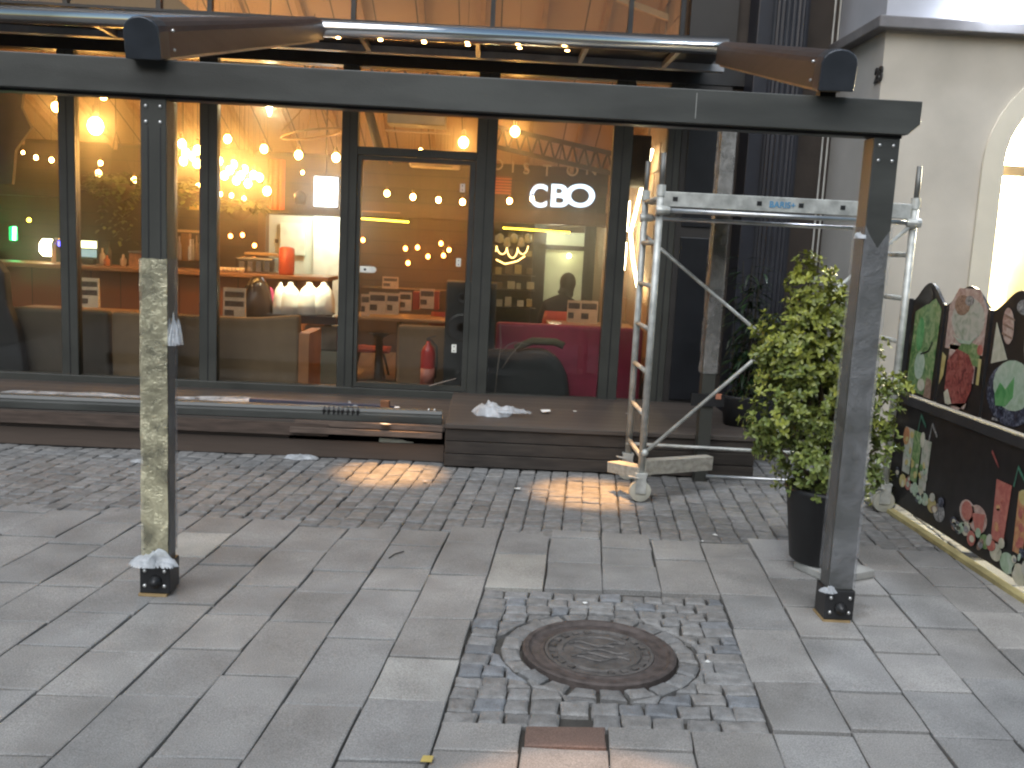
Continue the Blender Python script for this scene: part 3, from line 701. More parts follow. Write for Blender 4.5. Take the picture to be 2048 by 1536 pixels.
for x in (xa, xb):
    for y in (ya, yb):
        w = MB(); w.lathe((x, y-.022, .075), [(.05, 0), (.072, .004), (.072, .04), (.05, .044)], 22, 'Y'); wh = w.build('wheel', mat('wheel_cream', (.46, .45, .38), .5), sc)
        m = MB(); m.lathe((x, y-.03, .075), [(.018, 0), (.018, .06)], 10, 'Y'); m.build('hub', galv_m, wh)
        m = MB(); m.box(x-.035, x+.035, y-.032, y-.026, .06, .19); m.box(x-.035, x+.035, y+.026, y+.032, .06, .19); m.box(x-.04, x+.04, y-.032, y+.032, .185, .2)
        m.bar((x-.09, y-.04, .18), (x-.02, y-.03, .165), .03, .008); m.build('caster_fork', galv_m, sc, bevel=.002)
# ------------------------------------------------------------------ cream building
XC, YC = 2.93, 7.4
cb = thing('corner_building', (XC, YC, 0), 'cream rendered corner building with lit arched window', 'building')
cream = mat('cream_render', (.48, .44, .375), .85, 0, .16, 1.3, .10, 90., detail=9.)
greyw = mat('shaded_cream_render', (.44, .43, .41), .85, 0, .08, 2., .2, 60.)  # side wall of the cream building, its shade put into the colour
wx0 = at(1985, 500, YC).x; wx1 = wx0+1.35; wc = (wx0+wx1)/2; wr = (wx1-wx0)/2; zs = 2.45; z0w = .95
def arch(r, n=20): return [(wc+r*cos(pi-pi*i/n), zs+r*sin(pi*i/n)) for i in range(n+1)]
def wallwith(y0, xA, xB, zA, zB, r, mm, name, par):
    """wall in front plane with an arched opening"""
    m = MB(); A = arch(r)
    def q(pts): m.face([(x, y0, z) for x, z in pts])
    q([(xA, zA), (wc-r, zA), (wc-r, zs), (xA, zs)]); q([(wc+r, zA), (xB, zA), (xB, zs), (wc+r, zs)]); q([(wc-r, zA), (wc+r, zA), (wc+r, z0w), (wc-r, z0w)])
    q([(xA, zs), (wc-r, zs)]+[p for p in A[1:11]]+[(wc, zB), (xA, zB)]); q([(xB, zs), (xB, zB), (wc, zB)]+[p for p in A[10:20]]+[(wc+r, zs)])
    full = [(wc-r, z0w)]+A+[(wc+r, z0w)]
    for i in range(len(full)):
        a_, b_ = full[i], full[(i+1) % len(full)]; m.face([(a_[0], y0, a_[1]), (b_[0], y0, b_[1]), (b_[0], y0+.24, b_[1]), (a_[0], y0+.24, a_[1])])
    return m.build(name, mm, par, fix=False)
zcor = 3.42
wallwith(YC, XC, 7.5, 0, zcor, wr, cream, 'wall', cb)
m = MB(); m.face([(XC, YC, 0), (XC, YC, zcor), (XC, 9.6, zcor), (XC, 9.6, 0)]); m.build('wall', greyw, cb, fix=False)
m = MB(); m.box(XC-.02, 7.5, YC+.05-.07, 9.6, zcor+.09, 7.5); m.build('wall', mat('blue_grey_render', (.40, .41, .45), .85, 0, .1, 2.), cb)
m = MB(); m.prism([(XC-.09, YC-.09, zcor), (7.5, YC-.09, zcor), (7.5, 9.6, zcor), (XC-.09, 9.6, zcor)], (0, 0, .09)); m.build('cornice', mat('cornice_grey', (.17, .165, .17), .8, 0, .15, 6.), cb, bevel=.01)
# surround of the arch
m = MB(); A0 = [(wc-wr-.17, z0w-.1)]+arch(wr+.17)+[(wc+wr+.17, z0w-.1)]; A1 = [(wc-wr-.003, z0w-.1)]+arch(wr+.003)+[(wc+wr+.003, z0w-.1)]
for i in range(len(A0)-1):
    a_, b_, c_, d_ = A0[i], A0[i+1], A1[i+1], A1[i]
    m.prism([(p[0], YC-.025, p[1]) for p in (a_, b_, c_, d_)], (0, .02, 0))
m.build('arch_surround', mat('pale_cream', (.62, .57, .46), .8, 0, .05, 3.), cb)
win = MB(); full = [(wc-wr, z0w)]+arch(wr)+[(wc+wr, z0w)]
win.prism([(x, YC+.12, z) for x, z in full], (0, .012, 0)); win = win.build('arched_window', glass_mat('lit_glass', 8.), cb)
m = MB(); m.box(wc-wr, wc+wr, YC+.09, YC+.15, zs-.05, zs+.03); m.box(wc-.02, wc+.02, YC+.09, YC+.15, z0w, zs-.05); m.build('window_bar', mat('bar_tan', (.35, .27, .17), .6), win)
m = MB(); m.box(wx0-.3, wx1+.3, YC+.9, YC+.95, .3, 3.4); m.build('lit_wall', mat('lit_cream_wall', (.75, .66, .42), .8, 0, .2, 3.), cb)
m = MB(); m.box(wx0-.3, wx1+.3, YC+.25, YC+.95, .25, .3); m.box(wx0-.3, wx1+.3, YC+.25, YC+.95, 3.4, 3.45); m.box(wx0-.32, wx0-.3, YC+.25, YC+.95, .3, 3.4); m.box(wx1+.3, wx1+.32, YC+.25, YC+.95, .3, 3.4); m.build('lit_room', mat('room_cream', (.7, .64, .45), .8), cb)
m = MB(); m.lathe((wc-.3, YC+.55, 3.1), [(.05, .1), (.13, .0), (.13, -.06), (.05, -.12)], 16); tag(m.build('shop_lamp', emis('shop_lamp_glow', (1, .84, .50), 14)), 'bright round lamp hanging behind the arched window', 'lamp')
for i in range(3):
    m = MB(); xx = wx0+.12+i*.42
    m.lathe((xx, YC+.5, 1.2), [(.07, 0), (.10, .3), (.12, .62), (.075, .75), (.10, .82), (.0, .83)], 12); tag(m.build('dress_form', mat('pale_cloth', (.78, .72, .55), .8, 0, .15, 8.), smooth=True), ('pale garment on a stand at the left jamb of the arched window', 'pale garment on a stand in the middle of the arched window', 'pale garment on a stand deep in the arched window')[i], 'garment')
al = bpy.data.lights.new('shop_light', 'POINT'); al.energy = 380; al.color = (1, .88, .62); al.shadow_soft_size = .15
ao = bpy.data.objects.new('shop_light', al); COL.objects.link(ao); ao.location = (wc-.1, YC+.6, 2.75)
# house number on the side wall
p = ax(1761, 150, XC); text_obj('house_number', '23', .15, .006, mat('number_iron', (.035, .033, .033), .6), M_face((XC-.006, p.y+.02, p.z), (0, -1, 0), (0, 0, 1)), cb, .006)
# flood lamp
lp = at(2004, -22, YC-.05)
fl = thing('flood_lamp', lp, 'glaring white flood lamp high on the cream building', 'lamp')
m = MB(); m.lathe(lp, [(.05, .1), (.11, .06), (.12, -.02), (.12, -.03)], 18); m.build('housing', alu_m, fl, True)
m = MB(); m.lathe(lp, [(.118, -.032), (.10, -.06), (.05, -.085), (.0005, -.09)], 18); m.build('lens', emis('flood_white', (.80, .87, 1), 170), fl, True)
m = MB(); m.bar(lp+Vector((0, .02, .08)), lp+Vector((0, .06, .08)), .03, .03); m.build('bracket', black_m, fl)
# cables and pipe in the corner
for dx, lab in ((0, 'thin pale cable down the dark wall, nearest the columns'), (.045, 'thin pale cable beside the grey corner wall')):
    m = MB(); xx = at(1655, 300, 8.36).x+dx-.05; m.tube([(xx, 8.36, 0.3), (xx, 8.36, 3.9), (xx-.05, 8.36, 4.6)], .008, 6); tag(m.build('cable', mat('cable_pale', (.55, .55, .52), .5)), lab, 'cable')
# ------------------------------------------------------------------ drink menu fence
XM = 2.83
mf = thing('menu_fence', (XM, 5.2, 0), 'black terrace screen printed with cocktails, with a wavy top edge', 'screen')
blk = mat('screen_black', (.014, .013, .014), .45, 0, .3, 12.)
pw = .545; y1 = 6.27
gr = lambda *a_: print_mat(*a_)
inks = dict(green=gr('print_green', (.05, .22, .03), (.18, .36, .07), (.35, .46, .16), 12), red=gr('print_red', (.14, .012, .012), (.36, .03, .02), (.50, .10, .06), 16), pale=gr('print_pale', (.28, .36, .22), (.48, .50, .40), (.55, .52, .44), 10),
            pink=gr('print_pink', (.42, .2, .15), (.58, .36, .28), (.66, .5, .42), 12), mint=gr('print_mint', (.04, .36, .06), (.08, .46, .09), (.16, .5, .14), 9), lime=gr('print_lime', (.30, .50, .28), (.40, .58, .40), (.50, .62, .48), 9),
            cream=gr('print_cream', (.5, .5, .33), (.6, .58, .40), (.66, .62, .48), 9), orange=gr('print_orange', (.55, .14, .02), (.65, .25, .03), (.7, .38, .06), 14), coral=gr('print_coral', (.50, .06, .03), (.60, .10, .05), (.64, .16, .09), 14),
            navy=gr('print_navy', (.01, .015, .03), (.03, .04, .09), (.16, .2, .3), 22), grey=gr('print_grey', (.10, .10, .11), (.25, .26, .27), (.45, .46, .47), 24), brown=gr('print_brown', (.22, .10, .05), (.36, .19, .11), (.45, .28, .18), 30),
            teal=gr('print_teal', (.01, .12, .07), (.02, .2, .11), (.04, .27, .16), 10), yellow=gr('print_yellow', (.55, .4, .03), (.62, .5, .08), (.65, .55, .15), 8), dark=blk)
INK = list(inks)
def zoff(y): return -.02*(6.2-y)      # the ground falls slightly towards the street
def shape(mb, ink, y, pts, lay=1):
    """flat print on the street side; pts in (along fence towards the camera, up) metres from panel's far edge"""
    mb.cur = INK.index(ink); x = XM-.0145-.0012*lay
    mb.prism([(x, y-a_, b_) for a_, b_ in pts], (.001, 0, 0))
def ell(cx, cz, rx, rz, n=20, rot=0): return [(cx+rx*cos(2*pi*i/n)*cos(rot)-rz*sin(2*pi*i/n)*sin(rot), cz+rx*cos(2*pi*i/n)*sin(rot)+rz*sin(2*pi*i/n)*cos(rot)) for i in range(n)]
ML = [inks[k] for k in INK]
for i in range(5):
    ya_ = y1-i*pw; yb_ = ya_-pw+.03
    if i == 0: ya_ -= .08
    wd = ya_-yb_
    zt_ = 1.46
    out = [(XM-.012, ya_, .82), (XM-.012, yb_, .82), (XM-.012, yb_, zt_-.03)]
    n_ = 16
    for k in range(1, n_):
        t_ = k/n_; out.append((XM-.012, yb_+wd*t_, zt_-.03+.125*sin(pi*t_)**1.5))
    out.append((XM-.012, ya_, zt_-.03))
    m = MB(); m.prism(out, (.02, 0, 0)); pan = m.build('drink_panel', blk, mf)
    D = MB(); cy = wd/2
    if i == 0:
        shape(D, 'green', ya_, [(.04, .84), (wd-.05, .84), (wd-.03, 1.40), (cy+.1, 1.46), (.06, 1.36)]); shape(D, 'dark', ya_, ell(cy-.02, 1.475, .085, .06), 2)
        shape(D, 'brown', ya_, [(wd-.14, .83), (wd-.04, .83), (wd-.05, .95), (wd-.12, .96)], 2); shape(D, 'mint', ya_, ell(.16, 1.22, .05, .11), 2); shape(D, 'lime', ya_, ell(.2, 1.02, .07, .09), 3); shape(D, 'cream', ya_, ell(.25, .9, .05, .04), 3)
        shape(D, 'dark', ya_, [(.20, 1.10), (.30, 1.13), (.34, 1.19), (.35, 1.185), (.305, 1.12), (.2, 1.09)], 4)
    elif i == 1:
        shape(D, 'pink', ya_, [(.04, 1.17), (wd-.03, 1.17), (wd-.03, 1.43), (cy+.12, 1.54), (cy-.12, 1.54), (.04, 1.43)])
        shape(D, 'pale', ya_, ell(cy+.02, 1.36, .19, .13), 2); shape(D, 'brown', ya_, ell(cy-.06, 1.44, .09, .06), 3); shape(D, 'green', ya_, [(cy-.1, 1.12), (wd-.06, 1.1), (wd-.05, 1.22), (cy, 1.24)], 2)
        shape(D, 'pink', ya_, [(.1, .98), (.42, 1.0), (.42, 1.2), (.1, 1.2)], 1)
        shape(D, 'red', ya_, [(.10, .93), (.13, .86), (.25, .82), (.36, .86), (.41, .96), (.42, 1.08), (.34, 1.16), (.2, 1.18), (.1, 1.1)], 4); shape(D, 'cream', ya_, [(.1, .9), (.13, .84), (.22, .83), (.14, .93)], 5); shape(D, 'pink', ya_, [(.17, .84), (.36, .84), (.38, .88), (.30, .825), (.22, .825)], 5)
        shape(D, 'yellow', ya_, [(.02, .94), (.06, 1.0), (.07, 1.12), (.02, 1.14)], 2); shape(D, 'yellow', ya_, [(wd-.06, 1.0), (wd-.03, 1.0), (wd-.03, 1.15), (wd-.06, 1.15)], 3); shape(D, 'coral', ya_, ell(wd-.06, 1.2, .03, .03), 3)
        shape(D, 'lime', ya_, [(.12, 1.26), (.22, 1.215), (.34, 1.22), (.4, 1.27), (.34, 1.24), (.22, 1.235)], 4); shape(D, 'grey', ya_, ell(cy+.02, 1.47, .05, .03), 4)
    elif i == 2:
        shape(D, 'navy', ya_, ell(.27, 1.0, .24, .17)); shape(D, 'lime', ya_, ell(.28, 1.05, .19, .135), 2); shape(D, 'mint', ya_, [(.12, .98), (.16, 1.05), (.22, 1.02), (.29, 1.1), (.30, .99), (.24, .93), (.14, .92)], 3)
        shape(D, 'cream', ya_, [(.04, 1.14), (.2, 1.18), (.05, 1.37)], 2); shape(D, 'pink', ya_, ell(.17, 1.36, .055, .10, 20, .25), 3); shape(D, 'cream', ya_, ell(.44, 1.3, .1, .15), 2)
        for q in range(3): shape(D, 'brown', ya_, [(.12, 1.31+q*.05), (.23, 1.29+q*.05), (.23, 1.30+q*.05), (.12, 1.325+q*.05)], 4)
        shape(D, 'grey', ya_, ell(.3, 1.47, .07, .04), 2)
    else:
        shape(D, ('red', 'green')[i % 2], ya_, ell(cy, 1.1, .17, .26)); shape(D, 'pale', ya_, ell(cy, 1.38, .12, .08), 2)
    shape(D, 'grey', ya_, [(.12, .795+.04), (.2, .8+.04), (.2, .82+.035), (.12, .83+.02)], 1)
    D.build('cocktail_print', ML, pan, fix=False)
m = MB(); m.prism([(XM-.025, y1+.02, .74), (XM-.025, 3.6, .74), (XM-.025, 3.6, .80), (XM-.025, y1+.02, .80)], (.05, 0, 0)); m.build('rail', mat('rail_grey', (.030, .029, .031), .75), mf, bevel=.004)
lw = MB(); lw.box(XM-.012, XM+.008, 3.6, y1, .06, .735); lw = lw.build('lower_panel', blk, mf)
D = MB(); Y0 = y1
def glass_(y, w, z0, z1, ink, straw):
    shape(D, ink, 0, [(-y-w*.42+0, z0), (-y+w*.42, z0), (-y+w*.5, z1), (-y-w*.5, z1)], 2)
def pl_(a_): return a_
for (yy, w, z0, z1, ink) in ((6.02, .13, .30, .60, 'pale'), (5.90, .12, .27, .60, 'green'), (5.77, .12, .25, .57, 'pale'), (4.86, .15, .20, .53, 'coral'), (4.66, .11, .20, .52, 'orange'), (4.45, .12, .2, .55, 'pale'), (3.95, .15, .2, .54, 'coral')):
    shape(D, ink, 0, [(-yy-w*.4, z0), (-yy+w*.4, z0), (-yy+w*.5, z1), (-yy-w*.5, z1)], 2)
shape(D, 'orange', 0, ell(-6.06, .54, .045, .06), 3); shape(D, 'cream', 0, ell(-5.83, .56, .03, .05), 3); shape(D, 'yellow', 0, ell(-4.66, .50, .05, .04), 3)
for (yy, zz, ink) in ((5.9, .6, 'teal'), (5.74, .57, 'grey'), (4.76, .53, 'teal')):
    shape(D, ink, 0, [(-yy-.012, zz), (-yy+.0, zz), (-yy+.012, zz+.10), (-yy+.09, zz+.04), (-yy+.095, zz+.055), (-yy+.012, zz+.122)], 3)
shape(D, 'red', 0, [(-5.02, .66), (-4.93, .59), (-4.925, .60), (-5.01, .675)], 3)
for (yy, zz, r, ink) in ((5.80, .22, .06, 'cream'), (5.72, .2, .05, 'lime'), (5.62, .19, .06, 'yellow'), (5.52, .17, .07, 'grey'), (5.20, .27, .085, 'pink'), (5.08, .26, .10, 'pink'), (4.98, .16, .05, 'green'), (4.86, .14, .06, 'cream'), (4.74, .12, .07, 'lime'), (4.62, .10, .07, 'cream'), (4.2, .12, .08, 'lime')):
    shape(D, ink, 0, ell(-yy, zz, r, r*.8), 1)
shape(D, 'coral', 0, ell(-5.20, .275, .06, .055), 2); shape(D, 'coral', 0, [(-5.14, .28), (-5.0, .31), (-5.01, .2), (-5.08, .19)], 4)
random.seed(9)
for k in range(46):      # fruit slices, ice and leaves along the foot of the picture
    yy = random.uniform(3.7, 6.15); zz = .13+random.uniform(0, .10)+.05*max(0, yy-5); r = random.uniform(.022, .05); ik = random.choice(('cream', 'lime', 'grey', 'pale', 'green', 'brown', 'coral', 'yellow', 'navy', 'navy'))
    shape(D, ik, 0, ell(-yy, zz, r, r*random.uniform(.5, 1), 9, random.uniform(0, 3)), 5+k % 3)
    if k % 2: shape(D, random.choice(('cream', 'lime', 'pale', 'grey')), 0, ell(-yy+.01, zz, r*.6, r*.45, 8), 8)
for k in range(30):      # ice and mint inside the painted glasses
    yy, z0_ = random.choice(((6.02, .32), (5.90, .30), (5.77, .28), (4.86, .24), (4.66, .24)))
    shape(D, random.choice(('cream', 'lime', 'pale', 'green', 'yellow') if yy > 5 else ('orange', 'coral', 'red', 'coral')), 0, ell(-yy+random.uniform(-.04, .04), z0_+random.uniform(0, .26), random.uniform(.012, .03), random.uniform(.015, .035), 7, random.uniform(0, 3)), 3+k % 3)
o = D.build('fruit_print', ML, lw, fix=False); o['kind'] = 'stuff'
m = MB(); m.box(XM-.075, XM-.02, 3.6, y1, .0, .025); m.build('base_board', mat('yellow_board', (.42, .36, .17), .7, 0, .35, 5., .1, 40.), mf)
for q in (y1, 3.54):
    m = MB(); m.box(XM-.03, XM+.03, q, q+.06, 0, 1.44); m.build('end_post', blk, mf, bevel=.004)
m = MB(); m.box(XM-.07, XM+.05, y1-.02, y1+.1, 0, .14); m.build('foot_block', mat('foot_grey', (.22, .22, .22), .7), mf, bevel=.006)
# ------------------------------------------------------------------ plants
random.seed(11)
def leaf(mb, p, d, n_, L_, w, kind=0):
    d = d.normalized(); s_ = d.cross(n_).normalized(); n2 = s_.cross(d).normalized()
    if kind == 0: prof = ((0, .12), (.35, .40), (.70, .5), (1, .16))
    else: prof = ((0, .1), (.3, .5), (.65, .38), (1, .03))
    rows = []
    for t_, hw_ in prof:
        droop = -.25*t_*t_*(1 if kind == 0 else 2.0)
        c_ = p+d*L_*t_+n2*L_*droop
        i = len(mb.v); mb.v += [c_-s_*w*hw_+n2*w*.16*hw_*2, c_, c_+s_*w*hw_+n2*w*.16*hw_*2]; rows.append(i)
    for a_, b_ in zip(rows[:-1], rows[1:]):
        mb._f((a_, a_+1, b_+1, b_)); mb._f((a_+1, a_+2, b_+2, b_+1))
leaf_m = mat('leaf_green', (.215, .240, .055), .38, 0, .25, 30., tint=True, spec=.5)
dleaf_m = mat('leaf_dark', (.018, .040, .014), .4, 0, .3, 30., tint=True)
for mm in (leaf_m, dleaf_m):
    mm.node_tree.nodes['Principled BSDF'].inputs['Subsurface Weight'].default_value = 0
pb_ = gz(1640, 1150); PX, PY = pb_.x+.015, pb_.y+.10
shrub = thing('potted_shrub', (PX, PY, 0), 'bushy light green shrub in a tall black pot behind the right post', 'potted plant')
m = MB(); m.lathe((PX, PY, .05), [(.135, 0), (.15, .012), (.195, .37), (.205, .385), (.205, .41), (.185, .41), (.18, .37)], 32)
m.build('pot', mat('pot_black', (.014, .014, .015), .5, 0, .2, 10.), shrub, True)
sl = MB(); sA, sB, sC = gz(1586, 1137), gz(1663, 1173), gz(1748, 1157); sl.prism([sA+Vector((0, 0, .004)), sB+Vector((0, 0, .004)), sC+Vector((0, 0, .004)), sA+sC-sB+Vector((0, 0, .004))], (0, 0, .044)); tag(sl.build('pot_slab', mat('slab_concrete', (.36, .36, .34), .85, 0, .2, 8., .3, 60.), bevel=.006), 'square pale concrete slab under the black pot', 'slab')
cx0 = at(1612, 800, PY).x
blobs = [(PX, .62, .27, .25), (PX-.12, .85, .29, .28), (PX+.10, .90, .27, .27), (PX-.07, 1.08, .27, .25), (PX+.12, 1.15, .22, .24), (PX-.11, 1.24, .20, .17), (PX+.04, 1.36, .19, .19), (PX-.01, 1.52, .115, .15), (PX+.14, 1.38, .12, .15),
         (PX+.34, .90, .13, .17), (PX+.44, 1.02, .08, .09), (PX+.33, .68, .13, .16), (PX-.29, .72, .09, .11), (PX-.22, 1.20, .11, .12), (PX-.03, 1.63, .055, .07), (PX+.26, .52, .1, .09)]
sw = at(1600, 800, PY).x-PX
fo = MB(); stw = MB()
shift = {}
for (bx, bz, rx, rz) in blobs:
    bx -= .05+.12*max(0, bz-.55); rx *= .94
    if bz > 1.1 and bx < PX+.1: rx *= 1.18; rz *= 1.08
    base = Vector((PX, PY, .42)); stw.tube([base, Vector((PX+(bx-PX)*.4, PY+random.uniform(-.05, .05), .42+(bz-.42)*.5)), Vector((bx, PY, bz))], [.012, .008, .004], 5)
    nsp = int(520*(rx*rx+.7*rx*rz)*7.6)
    for k in range(nsp):
        th = random.uniform(0, 2*pi); cz_ = random.uniform(-1, 1); rr = random.uniform(.45, 1)**.5*random.uniform(.8, 1.12)
        dv = Vector((sqrt(1-cz_*cz_)*cos(th), sqrt(1-cz_*cz_)*sin(th), cz_))
        p = Vector((bx+dv.x*rx*rr, PY+dv.y*min(rx, .26)*rr, bz+dv.z*rz*rr))
        if nz((p.x*9, p.y*9, p.z*9)) < -.28: continue
        ax_ = (dv+Vector((0, 0, .55))+Vector((random.uniform(-.4, .4), random.uniform(-.4, .4), random.uniform(-.3, .3)))).normalized()
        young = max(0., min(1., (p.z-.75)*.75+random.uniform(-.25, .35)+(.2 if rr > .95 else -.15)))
        nl = random.randint(3, 5); t0 = random.uniform(0, 6)
        a_ = ax_.orthogonal().normalized(); b_ = ax_.cross(a_)
        for i in range(nl):
            t_ = t0+2*pi*i/nl; out = (a_*cos(t_)+b_*sin(t_))
            ld = out*random.uniform(.5, 1)+ax_*random.uniform(.1, 1.1)+Vector((random.uniform(-.3, .3), random.uniform(-.3, .3), random.uniform(-.3, .3)))
            yy = young+random.uniform(-.15, .15); j_ = random.uniform(.75, 1.2)
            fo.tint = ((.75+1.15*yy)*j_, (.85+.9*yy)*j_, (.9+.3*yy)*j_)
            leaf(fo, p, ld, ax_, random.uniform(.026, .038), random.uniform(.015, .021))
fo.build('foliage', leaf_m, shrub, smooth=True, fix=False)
stw.build('stems', mat('stem_brown', (.08, .06, .035), .8), shrub)
# dark plant by the columns
d0 = at(1478, 830, 7.35); dp = thing('dark_plant', (d0.x, 7.35, zdr), 'tall dark plant with narrow drooping leaves behind the wrapped post', 'plant')
fo = MB(); stw = MB(); random.seed(5)
ptop = at(1500, 520, 7.35); 
for k in range(9):
    tx = d0.x+random.uniform(-.16, .16); tz = random.uniform(.9, ptop.z); top = Vector((tx, 7.35+random.uniform(-.12, .12), tz))
    b0 = Vector((d0.x+random.uniform(-.04, .04), 7.35, zdr)); stw.tube([b0, (b0+top)/2+Vector((random.uniform(-.03, .03), 0, 0)), top], [.01, .008, .003], 5)
    for j in range(46):
        t_ = random.uniform(.22, 1); p = b0.lerp(top, t_); th = random.uniform(0, 2*pi)
        ld = Vector((cos(th), sin(th)*.8, random.uniform(-.5, .5))); fo.tint = greyish(.6, 1.7, .1)
        p = p+ld*random.uniform(.0, .08)
        leaf(fo, p, ld, Vector((0, 0, 1)), random.uniform(.09, .16), random.uniform(.018, .03), 1)
fo.build('foliage', dleaf_m, dp, smooth=True, fix=False); stw.build('stems', mat('stem_dark', (.05, .045, .03), .8), dp)
m = MB(); m.lathe((d0.x, 7.35, zdr), [(.12, 0), (.15, .22), (.155, .24), (.13, .24), (.12, .2)], 18); m.build('pot', mat('pot_dark', (.02, .02, .022), .5), dp, True)
# small weed behind the post
m = MB(); q0 = gz(1755, 1015)
for k in range(120):
    th = random.uniform(0, 6.28); ld = Vector((cos(th), sin(th), random.uniform(.1, 1))); m.tint = greyish(.8, 1.5)
    leaf(m, q0+Vector((random.uniform(-.09, .09), random.uniform(-.06, .06), random.uniform(.02, .26))), ld, Vector((0, 0, 1)), random.uniform(.03, .05), .026)
tag(m.build('ground_plant', leaf_m, smooth=True, fix=False), 'small leafy plant on the ground behind the right post', 'plant')
def spot(loc, aim, e, size, blend, col, r=.03):
    l = bpy.data.lights.new('spot_lamp', 'SPOT'); l.energy = e; l.spot_size = radians(size); l.spot_blend = blend; l.color = col; l.shadow_soft_size = r
    o = bpy.data.objects.new('spot_lamp', l); COL.objects.link(o); o.location = loc
    o.rotation_euler = (Vector(aim)-Vector(loc)).to_track_quat('-Z', 'Y').to_euler(); return o
# ------------------------------------------------------------------ interior: lamps
random.seed(21)
bulb_m = emis('bulb_warm', (1, .50, .13), 30)
bulb_o = emis('bulb_orange', (1, .27, .045), 14)
cord_m = mat('cord_black', (.02, .015, .012), .6); sock_m = mat('socket_brass', (.25, .15, .06), .4, .6)
def pend_proto(name, m_):
    t = thing(name, (0, 0, 0), 'x', 'pendant lamp')
    m = MB(); m.ball((0, 0, 0), .042, 10, 8, (1, 1, 1.15)); m.build('bulb', m_, t, True)
    m = MB(); m.lathe((0, 0, .045), [(.016, 0), (.02, .02), (.016, .06), (.006, .065)], 8); m.build('socket', sock_m, t, True)
    m = MB(); m.tube([(0, 0, 0), (0, 0, 1)], .0016, 4); c = m.build('cord', cord_m, t); c.location = (0, 0, .1)
    return t
protos = {}
def pendant(px_, py_, Y, s_, lab, group, om=False):
    key = 'o' if om else 'w'; p = at(px_, py_, Y)
    if key not in protos: t = protos[key] = pend_proto('pendant_lamp', bulb_o if om else bulb_m)
    else: t = copy_tree(protos[key])
    t.location = p; t.scale = (s_, s_, s_)
    for ch in t.children:
        if ch.name.startswith('cord'): ch.scale = (1/s_, 1/s_, max(.1, zc(min(Y, YB))-p.z-.05)/s_)
    t['label'] = lab; t['group'] = group; return t
GA = 'glowing filament bulbs hanging in the cafe'
for a_ in ((112, 214, 10.2, 1.05, 'bright bulb high in the leftmost window, left of its mullion'), (72, 315, 12.2, .6, 'small bulb in the leftmost window, left one of the lower pair'), (103, 320, 12.2, .65, 'small bulb in the leftmost window, right one of the lower pair'), (46, 305, 12.4, .45, 'faint tiny bulb near the dark left edge of the leftmost window'),
           (207, 192, 10.6, .95, 'bright bulb at the top of the second window'), (191, 252, 9.3, 1.75, 'largest glaring bulb, hanging above the left hanging basket'), (201, 326, 11.5, .6, 'small bulb just above the leaves of the left hanging basket'), (197, 347, 10.3, .75, 'small bulb among the leaves of the left hanging basket'), (268, 360, 11, .75, 'small bulb right of the left hanging basket'),
           (455, 278, 10.2, .95, 'bulb above the dense bulb cluster, just right of the narrow mullion'), (528, 298, 10.4, .95, 'bulb left of the red banner, upper one'), (597, 310, 10.6, 1.0, 'bulb between the red banner and the screen on the wall'), (672, 315, 10.4, 1.0, 'bulb above the bright wall screen, beside the door mullion'), (605, 345, 12.4, .5, 'small dim bulb left of the bright wall screen'), (534, 382, 10.2, 1.0, 'bulb low beside the red banner, right of the cluster'),
           (927, 285, 9.6, 1.15, 'bright bulb in the transom window above the door'), (841, 301, 11.6, .55, 'tiny bulb just above the door lintel'), (754, 313, 11.6, .55, 'tiny bulb just below the door lintel, at its left end'),
           (774, 387, 11.8, .8, 'first bulb from the left in the row behind the door glass'), (826, 394, 11.8, .8, 'second bulb from the left in the row behind the door glass'), (877, 400, 11.8, .75, 'third bulb from the left in the row behind the door glass'), (925, 404, 11.8, .8, 'last bulb of the row behind the door glass, beside the hinge'),
           (1030, 263, 9.8, 1.1, 'bright bulb at the top of the window right of the door'), (1019, 402, 12.2, .8, 'bulb under the orange notice on the back wall'), (1064, 398, 12.6, .65, 'bulb touching the first white glowing letter'),
           (1455, 66, 9.2, 1.3, 'bulb glaring under the roof behind the right end of the awning roller')):
    pendant(*a_, GA)
for i, (x_, y_) in enumerate(((364, 288), (372, 306), (367, 322), (395, 300), (394, 327), (386, 313))):
    pendant(x_, y_, 10.0+.1*(i % 3), 1.0, 'bulb of the bright bunch seen between the left post and the narrow mullion', 'bunch of bulbs left of the narrow mullion')
for i, (x_, y_) in enumerate(((438, 322), (467, 329), (489, 339), (507, 350), (449, 351), (473, 361), (496, 367), (519, 355), (460, 340), (482, 351))):
    pendant(x_, y_, 10.1+.08*(i % 4), .95, 'bulb of the dense glowing cluster right of the narrow mullion', 'dense cluster of bulbs above the bar')
for i, (x_, y_, l_) in enumerate(((463, 391, 'small bulb above leaves under the dense cluster'), (441, 388, 'small bulb under the dense cluster, against the narrow mullion'), (488, 397, 'small bulb at the right end of the leaves under the dense cluster'), (396, 371, 'small bulb between the post and narrow mullion, above the tray'))):
    pendant(x_, y_, 10.9, .55, l_, GA)
for (x_, y_, l_) in ((726, 480, 'small orange bulb at the left edge of the door glass'), (811, 497, 'orange bulb of the scattered seven, upper left'), (835, 495, 'orange bulb of the scattered seven, second from the left in its upper row'), (856, 513, 'orange bulb in the middle of the scattered seven'), (882, 487, 'topmost orange bulb of the scattered seven'), (898, 500, 'rightmost orange bulb of the scattered seven'),
                   (887, 511, 'orange bulb of the scattered seven, below the rightmost'), (816, 526, 'lowest orange bulb of the scattered seven'), (461, 472, 'small orange bulb above the bar, left of three'), (485, 470, 'small orange bulb above the bar, middle of three'), (509, 491, 'orange bulb above the coffee machine, lowest of three')):
    pendant(x_, y_, 12.3, .62, l_, 'small orange bulbs low over the back of the room', True)
